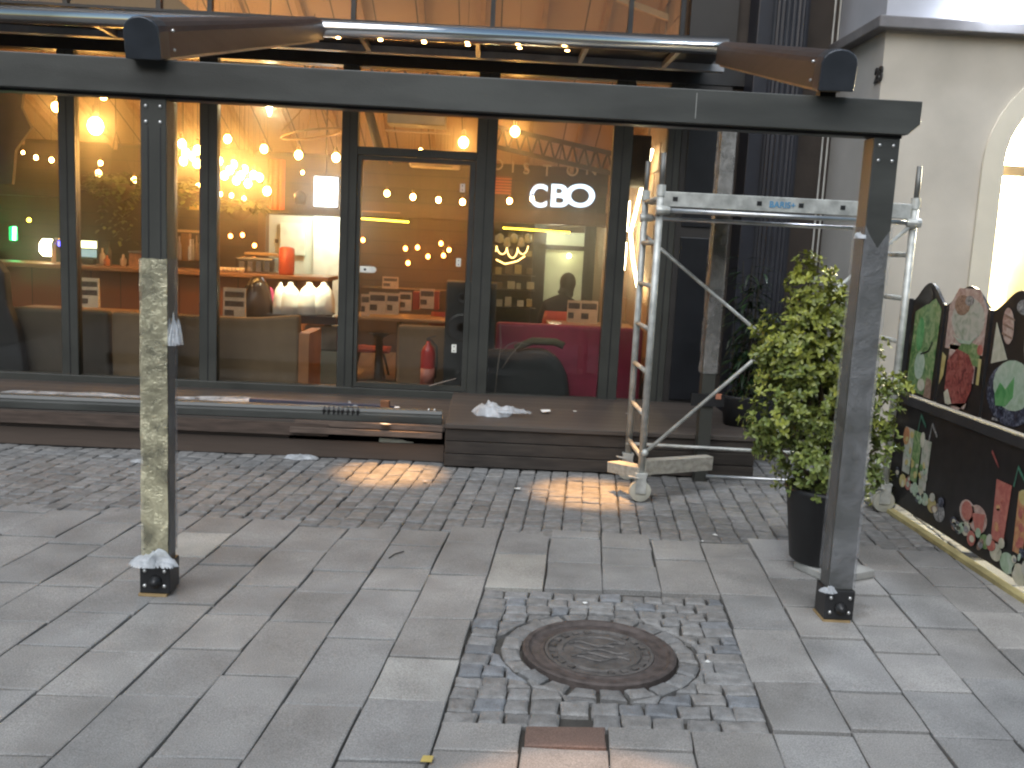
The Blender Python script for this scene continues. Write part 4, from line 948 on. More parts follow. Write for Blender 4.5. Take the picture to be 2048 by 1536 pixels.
# lantern with glass shade
p = at(539, 208, 9.4); t = thing('lantern', p, 'white hot lantern with a clear glass shade near the ceiling', 'lantern')
m = MB(); m.ball(p, .04, 10, 8, (.75, .75, 1.9)); m.build('bulb', emis('lantern_white', (1, .80, .48), 40), t, True)
m = MB(); m.lathe(p, [(.125, .14), (.085, -.12)], 18); m.f = m.f[:18]; m.mi = m.mi[:18]; m.ti = m.ti[:18]; m.build('glass_shade', glass_mat('shade_glass', 0), t, True, fix=False)
m = MB(); m.tube([p+Vector((0, 0, .1)), Vector((p.x, p.y, zc(p.y)))], .006, 6); m.build('cord', cord_m, t)
# wire hoop chandelier and lamps under the roof
def hoop(c_, r, lab, tilt=0):
    t = thing('hoop_chandelier', c_, lab, 'chandelier'); c_ = Vector(c_)
    m = MB(); m.tube([c_+Vector((r*cos(2*pi*i/28), r*sin(2*pi*i/28), tilt*cos(2*pi*i/28))) for i in range(29)], .013, 7, False); m.build('hoop', mat('hoop_brass', (.35, .22, .09), .4, .5), t, True)
    for k in range(4):
        a_ = 2*pi*k/4+.4; m = MB(); q = c_+Vector((r*cos(a_), r*sin(a_), 0)); m.tube([q, c_+Vector((r*.45*cos(a_), r*.45*sin(a_), .2)), c_+Vector((0, 0, .45))], .007, 5); m.build('arm', mat('hoop_brass'), t, True)
    m = MB(); m.tube([c_+Vector((0, 0, .45)), Vector((c_.x, c_.y, max(c_.z+.5, zc(c_.y))))], .006, 5); m.build('cord', cord_m, t)
hoop(at(625, 268, 10.2), .32, 'thin brass hoop chandelier left of the door mullion, under the roof', .06)
p = at(1420, 28, 9.3)
t = thing('fan_cage', p, 'round wire cage hanging high behind the upper glass at right', 'cage lamp')
for k, rr in enumerate((.36, .22)):
    m = MB(); m.tube([p+Vector((rr*cos(2*pi*i/24), .12*(k), rr*sin(2*pi*i/24)+.1)) for i in range(25)], .014, 6, False); m.build('ring', trm, t, True)
m = MB(); m.bar(p+Vector((0, 0, .46)), p+Vector((0, 0, .75)), .03, .03); m.build('stem', trm, t)
# ------------------------------------------------------------------ hanging baskets
bl_m = mat('leaf_basket', (.09, .105, .018), .5, 0, .3, 25., tint=True)
def basket(px_, py_, Y, rx, rz, trail, lab):
    p = at(px_, py_, Y); t = thing('hanging_basket', p, lab, 'hanging plant')
    fo = MB()
    for k in range(340):
        th = random.uniform(0, 6.28); r_ = random.random()**.5; q = p+Vector((rx*r_*cos(th), .8*rx*r_*sin(th), rz*random.uniform(-.8, .8)*(1-.5*r_)))
        fo.tint = greyish(.7, 1.6, .15); leaf(fo, q, Vector((cos(th), sin(th), random.uniform(-.6, .8))), Vector((0, 0, 1)), random.uniform(.05, .085), .045)
    for k in range(int(9*trail)):
        th = random.uniform(0, 6.28); q0_ = p+Vector((rx*.75*cos(th)*random.random(), rx*.6*sin(th), 0)); ln = random.uniform(.25, 1)*trail*.62
        for j in range(int(ln/.035)):
            q = q0_+Vector((random.uniform(-.03, .03), random.uniform(-.03, .03), -j*.035)); th2 = random.uniform(0, 6.28)
            fo.tint = greyish(.6, 1.4, .15); leaf(fo, q, Vector((cos(th2), sin(th2), -.4)), Vector((0, 0, 1)), random.uniform(.04, .07), .04)
    fo.build('foliage', bl_m, t, True, fix=False)
    m = MB(); m.lathe(p, [(.05, -.16), (.15, -.08), (.19, .02), (.17, .02), (.1, -.1)], 14); m.build('pot', mat('basket_brown', (.10, .05, .025), .8), t, True)
    for k in range(3):
        m = MB(); a_ = 2.1*k+.4; m.tube([p+Vector((.18*cos(a_), .18*sin(a_), .02)), p+Vector((0, 0, .55))], .004, 4); m.build('hanger', cord_m, t)
    m = MB(); m.tube([p+Vector((0, 0, .55)), Vector((p.x, p.y, max(zc(Y), p.z+.6)))], .004, 4); m.build('cord', cord_m, t)
basket(233, 372, 10, .30, .2, 1.15, 'leafy hanging basket with long trailing stems in the second window')
basket(366, 385, 10.6, .2, .22, .4, 'leafy hanging basket between the left post and the narrow mullion')
basket(478, 412, 10.9, .32, .12, .12, 'low spreading hanging plant under the dense cluster of bulbs')
# ------------------------------------------------------------------ back of the room
def panel(px0, py0, px1, py1, Y, th, name, m_, lab=None, cat=None, parent=None, bevel=.0):
    a_ = at(px0, py0, Y); b_ = at(px1, py1, Y); m = MB(); m.box(a_.x, b_.x, Y, Y+th, b_.z, a_.z)
    o = m.build(name, m_, parent, bevel=bevel)
    if lab: tag(o, lab, cat)
    return o
# lit kitchen nook
nook = thing('kitchen_nook', at(605, 700, 12.9), 'bright pale kitchen opening with a white door behind the bar', 'kitchen')
white_w = mat('nook_white', (.60, .63, .54), .7, 0, .08, 3.)
panel(522, 428, 632, 640, 13.12, .05, 'wall', white_w, parent=nook)
dd = panel(628, 432, 674, 690, 13.05, .05, 'white_door', mat('door_white', (.85, .87, .78), .5), parent=nook)
panel(540, 412, 690, 433, 12.3, .2, 'lintel', mat('lintel_dark', (.06, .045, .035), .6), parent=nook)
panel(516, 425, 529, 640, 12.9, .2, 'jamb', mat('jamb_brown', (.11, .06, .03), .6), parent=nook)
panel(560, 445, 610, 512, 13.06, .04, 'cabinet', mat('cabinet_white', (.66, .70, .60), .5), parent=nook, bevel=.01)
panel(550, 478, 556, 486, 13.1, .01, 'switch', black_m, parent=nook)
kl = bpy.data.lights.new('kitchen_light', 'AREA'); kl.energy = 6.5; kl.size = .5; kl.size_y = .3; kl.shape = 'RECTANGLE'; kl.color = (.93, 1, .82)
ko = bpy.data.objects.new('kitchen_light', kl); COL.objects.link(ko); q = at(645, 440, 12.55); ko.location = (q.x, 12.62, q.z+.25); ko.rotation_euler = (radians(25), 0, 0)
t = thing('wall_screen', at(652, 384, 11.4), 'bright white rectangular screen hung above the kitchen opening', 'screen')
panel(629, 353, 674, 414, 11.4, .01, 'screen_face', emis('screen_white', (.92, .96, 1), 4.2), parent=t); panel(626, 349, 677, 418, 11.411, .06, 'screen_body', black_m, parent=t)
m = MB(); q = at(652, 350, 11.44); m.tube([q, (q.x, q.y, zc(11.44))], .01, 6); m.build('screen_pole', trm, t)
ban = MB(); a_ = at(536, 318, 11.3); b_ = at(568, 420, 11.3); n_ = 12
prof = [(a_.x+(b_.x-a_.x)*i/n_, 11.3+.02*sin(i*1.7)) for i in range(n_+1)]
ban.prism([(x, y, b_.z) for x, y in prof]+[(x, y+.006, b_.z) for x, y in prof[::-1]], (0, 0, a_.z-b_.z)); tag(ban.build('red_banner', mat('banner_red', (.55, .07, .02), .7)), 'narrow orange red banner hanging left of the wall screen', 'banner')
panel(985, 352, 1022, 389, 13.1, .02, 'wall_notice', slat_mat('notice_orange', (.55, .13, .05), 26, 'Z', .6, .15, .3), 'orange notice with dark lines of text on the back wall', 'notice')
# glowing letters on the back wall
sgm = emis('sign_bluewhite', (.62, .78, 1), .75)
sg = thing('letter_sign', at(1122, 394, 13.05), 'glowing white rounded letters on a dark board on the back wall', 'sign')
panel(1050, 362, 1194, 424, 13.1, .02, 'board', mat('sign_board', (.035, .022, .014), .6), parent=sg)
for ch, x_, w_ in (('C', 1077, .8), ('B', 1118, 1.05), ('O', 1160, 1.15)):
    q = at(x_, 394, 13.08); text_obj('letter', ch, .42, .015, sgm, M_face((q.x, 13.08, q.z), (1, 0, 0), (0, 0, 1)), sg, .010, w_*1.08)
dl = thing('wall_lettering', at(1085, 338, 12.95), 'row of dim outlined letters high on the back wall', 'lettering')
for ch, x_, y_ in (('D', 996, 330), ('I', 1026, 335), ('S', 1053, 338), ('T', 1094, 342), ('O', 1145, 342), ('N', 1183, 340)):
    q = at(x_, y_, 12.9); text_obj('letter', ch, .21, .03, mat('letter_metal', (.55, .42, .28), .3, .5), M_face((q.x, 12.9, q.z), (1, 0, 0), (0, 0, 1)), dl, 0)
yl = emis('rope_yellow', (1, .62, .03), 5)
for a_, b_, lab in (((724, 437, 12.9), (816, 444, 12.9), 'short yellow light rope behind the door glass'), ((1008, 456, 13.1), (1138, 465, 13.1), 'longer yellow light rope under the beam at right')):
    t = thing('light_rope', at(*a_), lab, 'light rope'); p0, p1 = at(*a_), at(*b_)
    m = MB(); nb = 26
    for i in range(nb): m.ball(p0.lerp(p1, i/(nb-1)), .014, 6, 4)
    o = m.build('bead_string', yl, t); o['kind'] = 'stuff'
    m = MB(); m.bar(p0+Vector((0, .02, .018)), p1+Vector((0, .02, .018)), .02, .012); m.build('channel', trm, t)
panel(724, 421, 800, 427, 12.95, .03, 'wall_strip', mat('strip_orange', (.5, .25, .1), .5), 'thin pale wooden strip above the yellow rope left of the door hinges', 'strip')
# pale window and shelves in the alcove
aw_ = thing('inner_window', at(1128, 540, 14.5), 'pale greenish lit doorway with a dark crossbar in the back alcove', 'doorway')
panel(1082, 462, 1172, 660, 14.5, .03, 'panel', mat('alcove_pale', (.50, .56, .42), .5, 0, .3, 1.2), parent=aw_)
panel(1074, 488, 1180, 503, 14.4, .06, 'crossbar', black_m, parent=aw_); panel(1070, 440, 1083, 660, 14.4, .08, 'jamb', black_m, parent=aw_); panel(1172, 440, 1184, 660, 14.4, .08, 'jamb', black_m, parent=aw_)
q = at(1138, 512, 14.3); m = MB(); m.ball(q, .03); m.build('lamp', emis('alcove_lamp', (1, .85, .45), 25), aw_)
il = bpy.data.lights.new('alcove_light', 'POINT'); il.energy = 5; il.color = (1, .93, .66); il.shadow_soft_size = .1; io = bpy.data.objects.new('alcove_light', il); COL.objects.link(io); q = at(1110, 470, 14.0); io.location = q
shf = thing('wall_shelves', at(1030, 640, 13.9), 'dark shelves with pale boxes and glassware in the back alcove', 'shelves')
for i, y_ in enumerate((470, 500, 535, 565, 600)):
    panel(985, y_+14, 1072, y_+18, 13.9, .3, 'shelf', wood_dark, parent=shf)
    for k in range(4):
        x_ = 990+k*20+random.uniform(0, 6); h_ = random.uniform(8, 20); c_ = random.choice([(.42, .40, .30), (.30, .28, .22), (.5, .5, .42), (.16, .11, .07), (.45, .36, .16)])
        o = panel(x_, y_+13-h_, x_+random.uniform(7, 14), y_+13.5, 13.92, .16, 'box', mat('ware_%d' % (int(c_[0]*100)), c_, .4), parent=shf)
for i in range(5):      # jars hanging in a row
    m = MB(); q = at(1000+i*14, 478+(i % 2)*8, 13.6); m.lathe(q, [(.02, -.06), (.055, -.04), (.05, .05), (.015, .08)], 10); m.build('jar', mat('jar_glass', (.5, .5, .4), .1), shf, True)
# warm script neon
nm = emis('neon_amber', (1, .55, .16), 2.2)
nn_ = MB(); pts = []
for i in range(40):
    t_ = i/39; pts.append(at(988+70*t_, 503-9*sin(t_*21)-4*sin(t_*9), 12.7)+Vector((.025*cos(t_*21), 0, 0)))
nn_.tube(pts, .008, 5); nt = thing('script_neon', at(1020, 510, 12.7), 'small amber handwriting neon with an underline stroke', 'neon sign'); nn_.build('script_tube', nm, nt)
m = MB(); m.tube([at(992, 519, 12.7), at(1010, 528, 12.7), at(1035, 522, 12.7), at(1050, 512, 12.7)], .010, 5); m.build('underline_tube', nm, nt)
# K light on the shingle wall
kn = thing('letter_light', ax(1256, 465, 1.5), 'large warm white neon letter K on the shingled side wall', 'neon sign')
km = emis('neon_warmwhite', (1, .80, .48), 7)
for pts in ([(1258, 402), (1256, 430), (1252, 463)], [(1251, 485), (1250, 512), (1247, 540)], [(1304, 300), (1282, 380), (1261, 467), (1266, 520), (1278, 590)]):
    m = MB(); m.tube([ax(x_, y_, 1.50) for x_, y_ in pts], .017, 8); m.build('neon_tube', km, kn, True)
a_ = ax(1308, 272, 1.40); b_ = ax(1258, 380, 1.40)
m = MB(); m.box(1.18, 1.42, 8.75, 9.05, at(1280, 372, 8.75).z, at(1280, 270, 8.75).z); tag(m.build('wall_speaker', mat('speaker_brown', (.03, .02, .016), .6), bevel=.01), 'dark box speaker hanging high beside the neon letter', 'speaker')
# ducts and air units under the roof
t = thing('air_unit', at(868, 330, 11.6), 'white slatted air conditioning unit under the roof behind the door', 'air conditioner')
panel(818, 313, 920, 338, 11.6, .25, 'casing', mat('ac_white', (.55, .45, .30), .5), parent=t, bevel=.03)
for k in range(4): panel(850, 318+k*4.5, 905, 320+k*4.5, 11.59, .008, 'slat', trm, parent=t)
t = thing('duct', at(830, 235, 10.3), 'large grey square ventilation duct seen through the transom window', 'duct')
panel(775, 212, 890, 252, 10.3, .35, 'duct_body', mat('duct_grey', (.35, .31, .24), .5, .3), parent=t, bevel=.01); panel(770, 258, 900, 268, 10.25, .1, 'hanger_bar', mat('duct_bar', (.5, .33, .18), .5), parent=t)
m = MB(); q = at(745, 262, 10.5); m.tube([q+Vector((-.06, 0, .25)), q+Vector((0, 0, .05)), q+Vector((.1, 0, -.25))], .05, 10); tag(m.build('round_duct', mat('duct_dark', (.03, .025, .02), .5), smooth=True), 'short dark bent pipe at the left of the transom window', 'pipe')
# left part: dark overhead boards, green neon, lamp, screen
panel(-160, 365, 130, 395, 11.8, .3, 'wall_shelf', mat('overhead_dark', (.045, .026, .016), .6), 'long dark overhead shelf in the leftmost window', 'shelf')
t = thing('green_neon', at(25, 466, 12.4), 'small vertical green neon light at the far left', 'neon sign')
m = MB(); m.tube([at(29, 454, 12.4), at(28, 480, 12.4)], .022, 8); m.build('tube_core', emis('neon_green', (.12, 1, .3), 9), t, True); panel(18, 453, 34, 481, 12.43, .02, 'glow_panel', emis('neon_green_panel', (.0, .8, .12), 1.1), parent=t)
m = MB(); m.ball(at(58, 440, 12.6), .03, 8, 6); tag(m.build('small_lamp', emis('dot_yellow', (1, .65, .05), 5)), 'tiny yellow lamp right above the green neon', 'lamp')
m = MB(); m.lathe(at(95, 495, 11.2), [(.05, -.1), (.09, -.05), (.085, .05), (.05, .1)], 14); tag(m.build('table_lamp', emis('lamp_cream', (1, .88, .52), 5), smooth=True), 'round cream lamp glowing on the bar at left', 'lamp')
t = thing('beer_tap', at(110, 530, 11.1), 'slim silver tap column on the bar beside the cream lamp', 'tap')
m = MB(); m.tube([at(108, 533, 11.1), at(107, 486, 11.1), at(112, 479, 11.1), at(122, 480, 11.1)], .026, 10); m.build('column', silver_m, t, True); m = MB(); m.ball(at(120, 488, 11.08), .03, 8, 6); m.build('badge', emis('badge_blue', (.1, .08, .9), 2.5), t)
t = thing('till_screen', at(177, 500, 11.1), 'till screen glowing yellow and grey on the bar', 'screen')
panel(157, 479, 195, 518, 11.1, .03, 'casing', black_m, parent=t); panel(159, 481, 193, 497, 11.09, .008, 'lit_half', emis('till_yellow', (1, .93, .42), 1.6), parent=t); panel(159, 498, 193, 515, 11.09, .008, 'dim_half', emis('till_grey', (.35, .5, .5), .35), parent=t)
m = MB(); q = at(177, 518, 11.13); m.box(q.x-.06, q.x+.06, 11.1, 11.2, q.z-.12, q.z); m.build('stand', black_m, t)
t = thing('reflection_sheet', at(20, 300, 9.3), 'dark brown sheet standing in for a reflection at the left edge of the leftmost window', 'dark sheet')  # dark sheet put in for a dark reflection in the pane
m = MB(); o = [at(-260, 150, 9.3), at(50, 150, 9.3), at(42, 215, 9.3), at(62, 255, 9.3), at(30, 300, 9.3), at(24, 368, 9.3), at(-260, 368, 9.3)]; m.prism(o, (0, .05, 0)); m.build('sheet_body', mat('sheet_dark', (.045, .03, .027), .85, 0, .3, 7.), t)
t = thing('dark_armchair', at(5, 760, 8.6), 'dark rounded armchair cut by the left edge of the picture', 'armchair')
m = MB(); o = [at(-200, 770, 8.55), at(-200, 520, 8.55), at(-10, 520, 8.55), at(8, 545, 8.55), at(14, 610, 8.55), at(34, 660, 8.55), at(52, 770, 8.55)]; m.prism(o, (0, .12, 0)); m.build('backrest', mat('chair_dark', (.025, .024, .026), .7, 0, .3, 9.), t, bevel=.02)
t = thing('darkening_board', at(150, 5, 8.75), 'dark board added to darken the ceiling behind the upper glass at left', 'panel')  # board added only to keep the left end of the ceiling dark
m = MB(); o = [at(-300, -120, 8.75), at(250, -120, 8.75), at(345, -10, 8.75), at(395, 30, 8.75), at(360, 70, 8.75), at(-300, 50, 8.75)]; m.prism(o, (0, .05, 0)); m.build('board', mat('darkening_brown', (.05, .033, .036), .8, 0, .3, 5.), t)
# the bar
zb0 = at(200, 532, 10.9).z
bar = thing('bar_counter', at(300, 700, 10.9), 'long wooden bar counter lit warm from above', 'bar counter')
xb1 = at(660, 545, 10.9).x
m = MB(); m.box(-7.4, xb1, 10.8, 11.5, zb0-.05, zb0); m.build('counter_top', mat('bar_top_wood', (.34, .16, .07), .35, 0, .2, 6., stretch=(1, 6, 6)), bar, bevel=.01)
m = MB(); m.box(-7.4, xb1-.05, 10.9, 11.4, zf, zb0-.052); m.build('counter_front', slat_mat('bar_front', (.24, .085, .035), 3.0, 'X', .5, .25, .03), bar)
def bottle(px_, Y, h, col, lab, r=.035, z=None, name='bottle', grp='bottles on and behind the bar'):
    q = at(px_, 530, Y); z = zb0 if z is None else z
    mm = mat('bottle_%d_%d_%d' % tuple(int(c*99) for c in col), col, .12)
    m = MB(); m.lathe((q.x, Y, z), [(r*.95, 0), (r, .01), (r, h*.6), (r*.4, h*.75), (r*.36, h), (r*.3, h)], 10); return tag(m.build(name, mm, smooth=True), lab, 'bottle', grp)
bottle(218, 11.2, .28, (.05, .04, .03), 'dark bottle with pale label right of the till screen'); bottle(205, 11.15, .2, (.55, .42, .3), 'short pale bottle beside the till screen'); bottle(214, 11.05, .12, (.6, .15, .03), 'squat orange bottle in front of the dark bottle')
bottle(247, 11.1, .14, (.6, .42, .3), 'pale jar on the bar left of the glass case', .04); bottle(130, 11.2, .2, (.3, .2, .1), 'brown bottle right of the tap column')
t = thing('glass_case', at(285, 525, 11.1), 'low glass pastry case on the bar behind the left post', 'display case')
panel(258, 506, 300, 546, 11.05, .3, 'base', mat('pastry', (.55, .28, .15), .5, 0, .4, 14.), parent=t); panel(256, 502, 302, 507, 11.03, .34, 'lid', alu_m, parent=t)
# back bar shelf with bottles
bs = thing('bottle_shelf', at(385, 520, 12.2), 'back bar shelf with a pale top behind the bottles', 'shelf')
panel(330, 520, 420, 527, 12.1, .3, 'shelf_board', wood_dark, parent=bs); panel(340, 458, 402, 466, 12.0, .3, 'top_board', mat('shelf_top', (.6, .4, .22), .4), parent=bs); panel(362, 466, 378, 522, 12.1, .1, 'upright', mat('shelf_upright', (.45, .24, .12), .5), parent=bs)
zs_ = at(380, 520, 12.1).z
for i, (x_, c_, l_) in enumerate(((354, (.45, .40, .45), 'first pale bottle on the back bar shelf, beside the post'), (359, (.35, .3, .36), 'second pale bottle on the back bar shelf, beside the post'), (381, (.8, .8, .85), 'bright white bottle right of the shelf upright'), (386, (.5, .45, .4), 'clear bottle second right of the shelf upright'), (393, (.3, .2, .15), 'brown bottle at the right of the back bar shelf'), (400, (.45, .35, .2), 'amber bottle against the narrow mullion'))):
    bottle(x_, 12.05, random.uniform(.24, .33), c_, l_, .03, zs_)
m = MB(); q = at(385, 420, 11); a_ = at(374, 388, 11); b_ = at(396, 420, 11); m.box(a_.x, b_.x, 11, 11.03, b_.z, a_.z); tag(m.build('hanging_tray', mat('tray_yellow', (.6, .42, .12), .4)), 'small square yellow tray hanging below the left bunch of bulbs', 'tray')
# coffee machine, tray of cups, red drum
t = thing('coffee_machine', at(510, 540, 11.1), 'dark metal coffee machine with cups on top standing on the bar', 'coffee machine')
panel(470, 513, 548, 545, 11.1, .4, 'body', mat('machine_dark', (.07, .07, .08), .25, .6), parent=t, bevel=.02); panel(488, 504, 556, 513, 11.15, .3, 'cup_rail', mat('cup_rail', (.6, .36, .14), .4), parent=t, bevel=.01)
for k in range(4): panel(478+k*17, 522, 488+k*17, 544, 11.07, .03, 'group_head', silver_m, parent=t)
for k in range(7):
    m = MB(); q = at(433+k*8.5, 540, 10.95); m.lathe((q.x, 10.95, zb0), [(.025, 0), (.035, .055), (.03, .055)], 10); tag(m.build('cup', mat('cup_pale', (.7, .55, .4), .3), smooth=True), ('pale cup in the row on the bar edge left of the coffee machine'), 'cup', 'cups on the bar edge')
m = MB(); q = at(573, 545, 11.0); m.lathe((q.x, 11.0, zb0), [(.085, 0), (.09, .02), (.09, .3), (.05, .32)], 16); tag(m.build('red_drum', mat('drum_red', (.55, .08, .03), .35), smooth=True), 'tall red drum on the bar right of the coffee machine', 'drum')
# lit display of white cloths on a dark glass counter
dc = thing('display_counter', at(610, 640, 10.2), 'dark glass display counter at the end of the bar', 'display counter')
panel(530, 628, 672, 650, 10.0, .5, 'counter_top', mat('display_top', (.03, .035, .05), .15), parent=dc); panel(610, 651, 672, 700, 10.05, .4, 'glass_front', mat('display_front', (.16, .15, .12), .15, 0, .5, 6.), parent=dc); panel(610, 701, 672, 800, 10.0, .45, 'plinth', mat('plinth_green', (.17, .20, .16), .5), parent=dc)
cl = mat('bright_cloth', (.86, .84, .78), .8)
for i, (x_, w_, lab) in enumerate(((560, .075, 'small leaning white cloth cone at the left of the display'), (580, .11, 'white cloth cone, second from the left in the display'), (618, .125, 'pleated white cloth cone in the middle of the display'), (646, .12, 'tall white cloth cone at the right of the display'))):
    q = at(x_, 628, 10.2); m = MB(); pf = []
    pf = [(w_, 0), (w_*.97, .1), (w_*.9, .19), (w_*.72, .255), (w_*.42, .295), (w_*.25, .31), (w_*.22, .335), (.01, .34)]
    m.lathe((q.x, 10.2, q.z), pf, 28)
    m.v = [Vector((v.x+(v.x-q.x)*.09*sin(9*atan2(v.y-10.2, v.x-q.x)), v.y, v.z)) for v in m.v]
    tag(m.build('cloth_cone', cl, smooth=True), lab, 'cloth', 'white cloth cones on the display counter')
q = at(606, 560, 10.2); sp_ = spot((q.x, 10.0, q.z+.75), (q.x, 10.2, q.z-.25), 50, 62, .6, (1, .88, .58), .06)
m = MB(); m.lathe((q.x, 9.98, q.z+.79), [(.05, 0), (.07, .1), (.02, .14)], 14); tag(m.build('spot_fitting', black_m, smooth=True), 'small black spotlight over the white cloth display', 'lamp')
pk = MB(); q = at(540, 605, 10.4); pk.ball(q, .09, 10, 8, (.6, .6, 1.9)); tag(pk.build('pink_cloth', mat('cloth_magenta', (.45, .05, .16), .8), smooth=True), 'magenta cloth left of the white cones', 'cloth')
pd = MB(); q = at(515, 600, 10.3); pd.lathe((q.x, 10.3, q.z-.25), [(.17, 0), (.19, .12), (.13, .4), (.06, .5), (.0, .51)], 14); tag(pd.build('dark_vase', mat('vase_dark', (.03, .02, .018), .2), smooth=True), 'shiny dark rounded vase between the menu and the display', 'vase')
# ------------------------------------------------------------------ furniture
sofa_b = mat('sofa_brown', (.21, .135, .075), .8, 0, .15, 8., .2, 150.); sofa_d = mat('sofa_dark', (.095, .072, .052), .8, 0, .15, 8., .2, 150.); sofa_p = mat('sofa_pink', (.30, .022, .060), .75, 0, .12, 9., .2, 150.)
def sofa(x0, x1, Y, ztop_, m_, lab, depth=.7, curve=0):
    t = thing('bench_sofa', ((x0+x1)/2, Y, zf), lab, 'sofa')
    m = MB(); n_ = 14; o = []
    for i in range(n_+1):
        u_ = i/n_; zz = ztop_+(.05*max(0, u_-.75)*4 if curve else 0); o.append((x0+(x1-x0)*u_, zz))
    m.prism([(x0, Y, zf+.03)]+[(x1, Y, zf+.03)]+[(x, Y, z) for x, z in o[::-1]], (0, .13, 0)); m.build('back_cushion', m_, t, bevel=.03)
    m = MB(); m.box(x0, x1, Y+.14, Y+depth, zf+.12, zf+.42); m.build('seat_cushion', m_, t, bevel=.03)
    m = MB(); m.box(x0+.03, x1-.03, Y+.02, Y+depth-.04, zf, zf+.12); m.build('plinth', black_m, t); return t
zl = at(300, 627, 8.7).z
sofa(at(-250, 625, 8.7).x, at(216, 640, 8.7).x, 8.7, zl, sofa_d, 'dark bench sofa back in the two leftmost windows')
s2 = sofa(at(222, 640, 8.7).x, at(598, 640, 8.7).x, 8.7, zl, sofa_b, 'brown bench sofa back with an upcurved right end', .7, 1)
m = MB(); xq = at(596, 640, 8.74).x; m.box(xq+.003, xq+.11, 8.72, 9.35, zf, zl-.12); m.build('side_panel', mat('side_panel_orange', (.40, .16, .06), .5), s2, bevel=.006)
s3 = sofa(at(795, 650, 9.0).x, at(895, 650, 9.0).x+.25, 9.0, at(840, 652, 9.0).z, sofa_b, 'short brown sofa back behind the door glass')
sofa(at(993, 645, 8.95).x, 1.50, 8.95, at(1150, 652, 8.95).z, sofa_p, 'pink sofa back along the right windows')
def table(px_, py_, Y, w, d_, lab):
    q = at(px_, py_, Y); t = thing('cafe_table', (q.x, Y, zf), lab, 'table')
    m = MB(); m.box(q.x-w/2, q.x+w/2, Y-d_/2, Y+d_/2, q.z-.03, q.z); m.build('tabletop', mat('table_top_wood', (.36, .20, .09), .3, 0, .2, 6., stretch=(1, 5, 5)), t, bevel=.006)
    m = MB(); m.tube([(q.x, Y, zf+.02), (q.x, Y, q.z-.03)], .03, 10); m.build('table_stem', black_m, t, True); m = MB(); m.lathe((q.x, Y, zf), [(.22, 0), (.22, .015), (.04, .035)], 18); m.build('foot', black_m, t, True); return q
t1 = table(150, 618, 9.75, 1.1, .6, 'wooden table with a menu box behind the dark sofa'); t2 = table(470, 640, 9.6, .9, .6, 'wooden table with a menu box behind the brown sofa'); t3 = table(800, 632, 10.3, 1.3, .7, 'wooden table carrying framed menus behind the door glass'); t4 = table(1180, 648, 9.9, .9, .6, 'wooden table carrying menus behind the pink sofa')
def menu(px0, py0, px1, py1, Y, lab, rows=3, tilt=0, col=(.72, .58, .40), zt_=None):
    a_ = at(px0, py0, Y); b_ = at(px1, py1, Y); t = thing('menu_stand', ((a_.x+b_.x)/2, Y, b_.z), lab, 'menu', 'menu stands on the tables')
    pm_ = mat('menu_paper_%d' % int(col[0]*100), col, .6); w = b_.x-a_.x; h = a_.z-b_.z
    m = MB(); m.prism([(a_.x, Y, b_.z), (a_.x, Y+.05, b_.z), (a_.x, Y+.03, a_.z), (a_.x, Y+.018, a_.z)], (w, 0, 0)); m.build('card', pm_, t)
    ink = mat('menu_ink', (.09, .06, .045), .7, 0, .6, 60.)
    for r_ in range(rows):
        z1_ = a_.z-h*(.12+r_*.86/rows); z0_ = z1_-h*.52/rows
        f0 = lambda z: Y+.018*(z-b_.z)/h-.002
        m = MB(); hw = w*.07; ww = w*(.42 if r_ == rows-1 else .86)
        m.prism([(a_.x+w*.07, f0(z0_), z0_), (a_.x+w*.07+ww, f0(z0_), z0_), (a_.x+w*.07+ww, f0(z1_), z1_), (a_.x+w*.07, f0(z1_), z1_)], (0, .0015, 0)); m.build('text_block', ink, t)
    return t
menu(154, 555, 197, 616, 9.6, 'cream menu box with dark text bars in the second window'); menu(446, 575, 490, 641, 9.45, 'cream menu box with dark text bars right of the narrow mullion')
for i, (x0, y0, x1, y1_, Y, l_) in enumerate(((722, 588, 738, 632, 10.05, 'leftmost framed menu on the table behind the door'), (738, 584, 771, 630, 10.05, 'wide framed menu, second from left behind the door'), (773, 586, 797, 630, 10.05, 'framed menu, third from left behind the door'), (799, 584, 822, 622, 10.12, 'framed menu, fourth from left behind the door'), (765, 553, 796, 578, 10.6, 'small pale box menu standing behind the framed menus'), (840, 577, 868, 618, 10.3, 'framed menu beside the red book on the table'),
        (1136, 600, 1160, 646, 9.7, 'left framed menu behind the pink sofa'), (1162, 601, 1194, 648, 9.7, 'right framed menu behind the pink sofa'), (1226, 612, 1243, 656, 9.4, 'narrow pale menu right of the last wide mullion'))):
    menu(x0, y0, x1, y1_, Y, l_, 2, 0, (.62, .40, .24))
m = MB(); a_ = at(826, 583, 10.28); b_ = at(838, 620, 10.28); m.box(a_.x, b_.x, 10.28, 10.45, b_.z, a_.z); tag(m.build('red_book', mat('book_red', (.35, .03, .02), .5), bevel=.004), 'red book standing on the table behind the door', 'book')
m = MB(); a_ = at(869, 583, 10.28); b_ = at(877, 620, 10.28); m.box(a_.x, b_.x, 10.28, 10.45, b_.z, a_.z); tag(m.build('red_book', mat('book_red'), bevel=.004), 'thin red book right of the framed menu', 'book')
panel(720, 574, 905, 590, 11.3, .4, 'sideboard', mat('sideboard_dark', (.05, .028, .018), .5), 'dark sideboard edge behind the framed menus', 'sideboard')
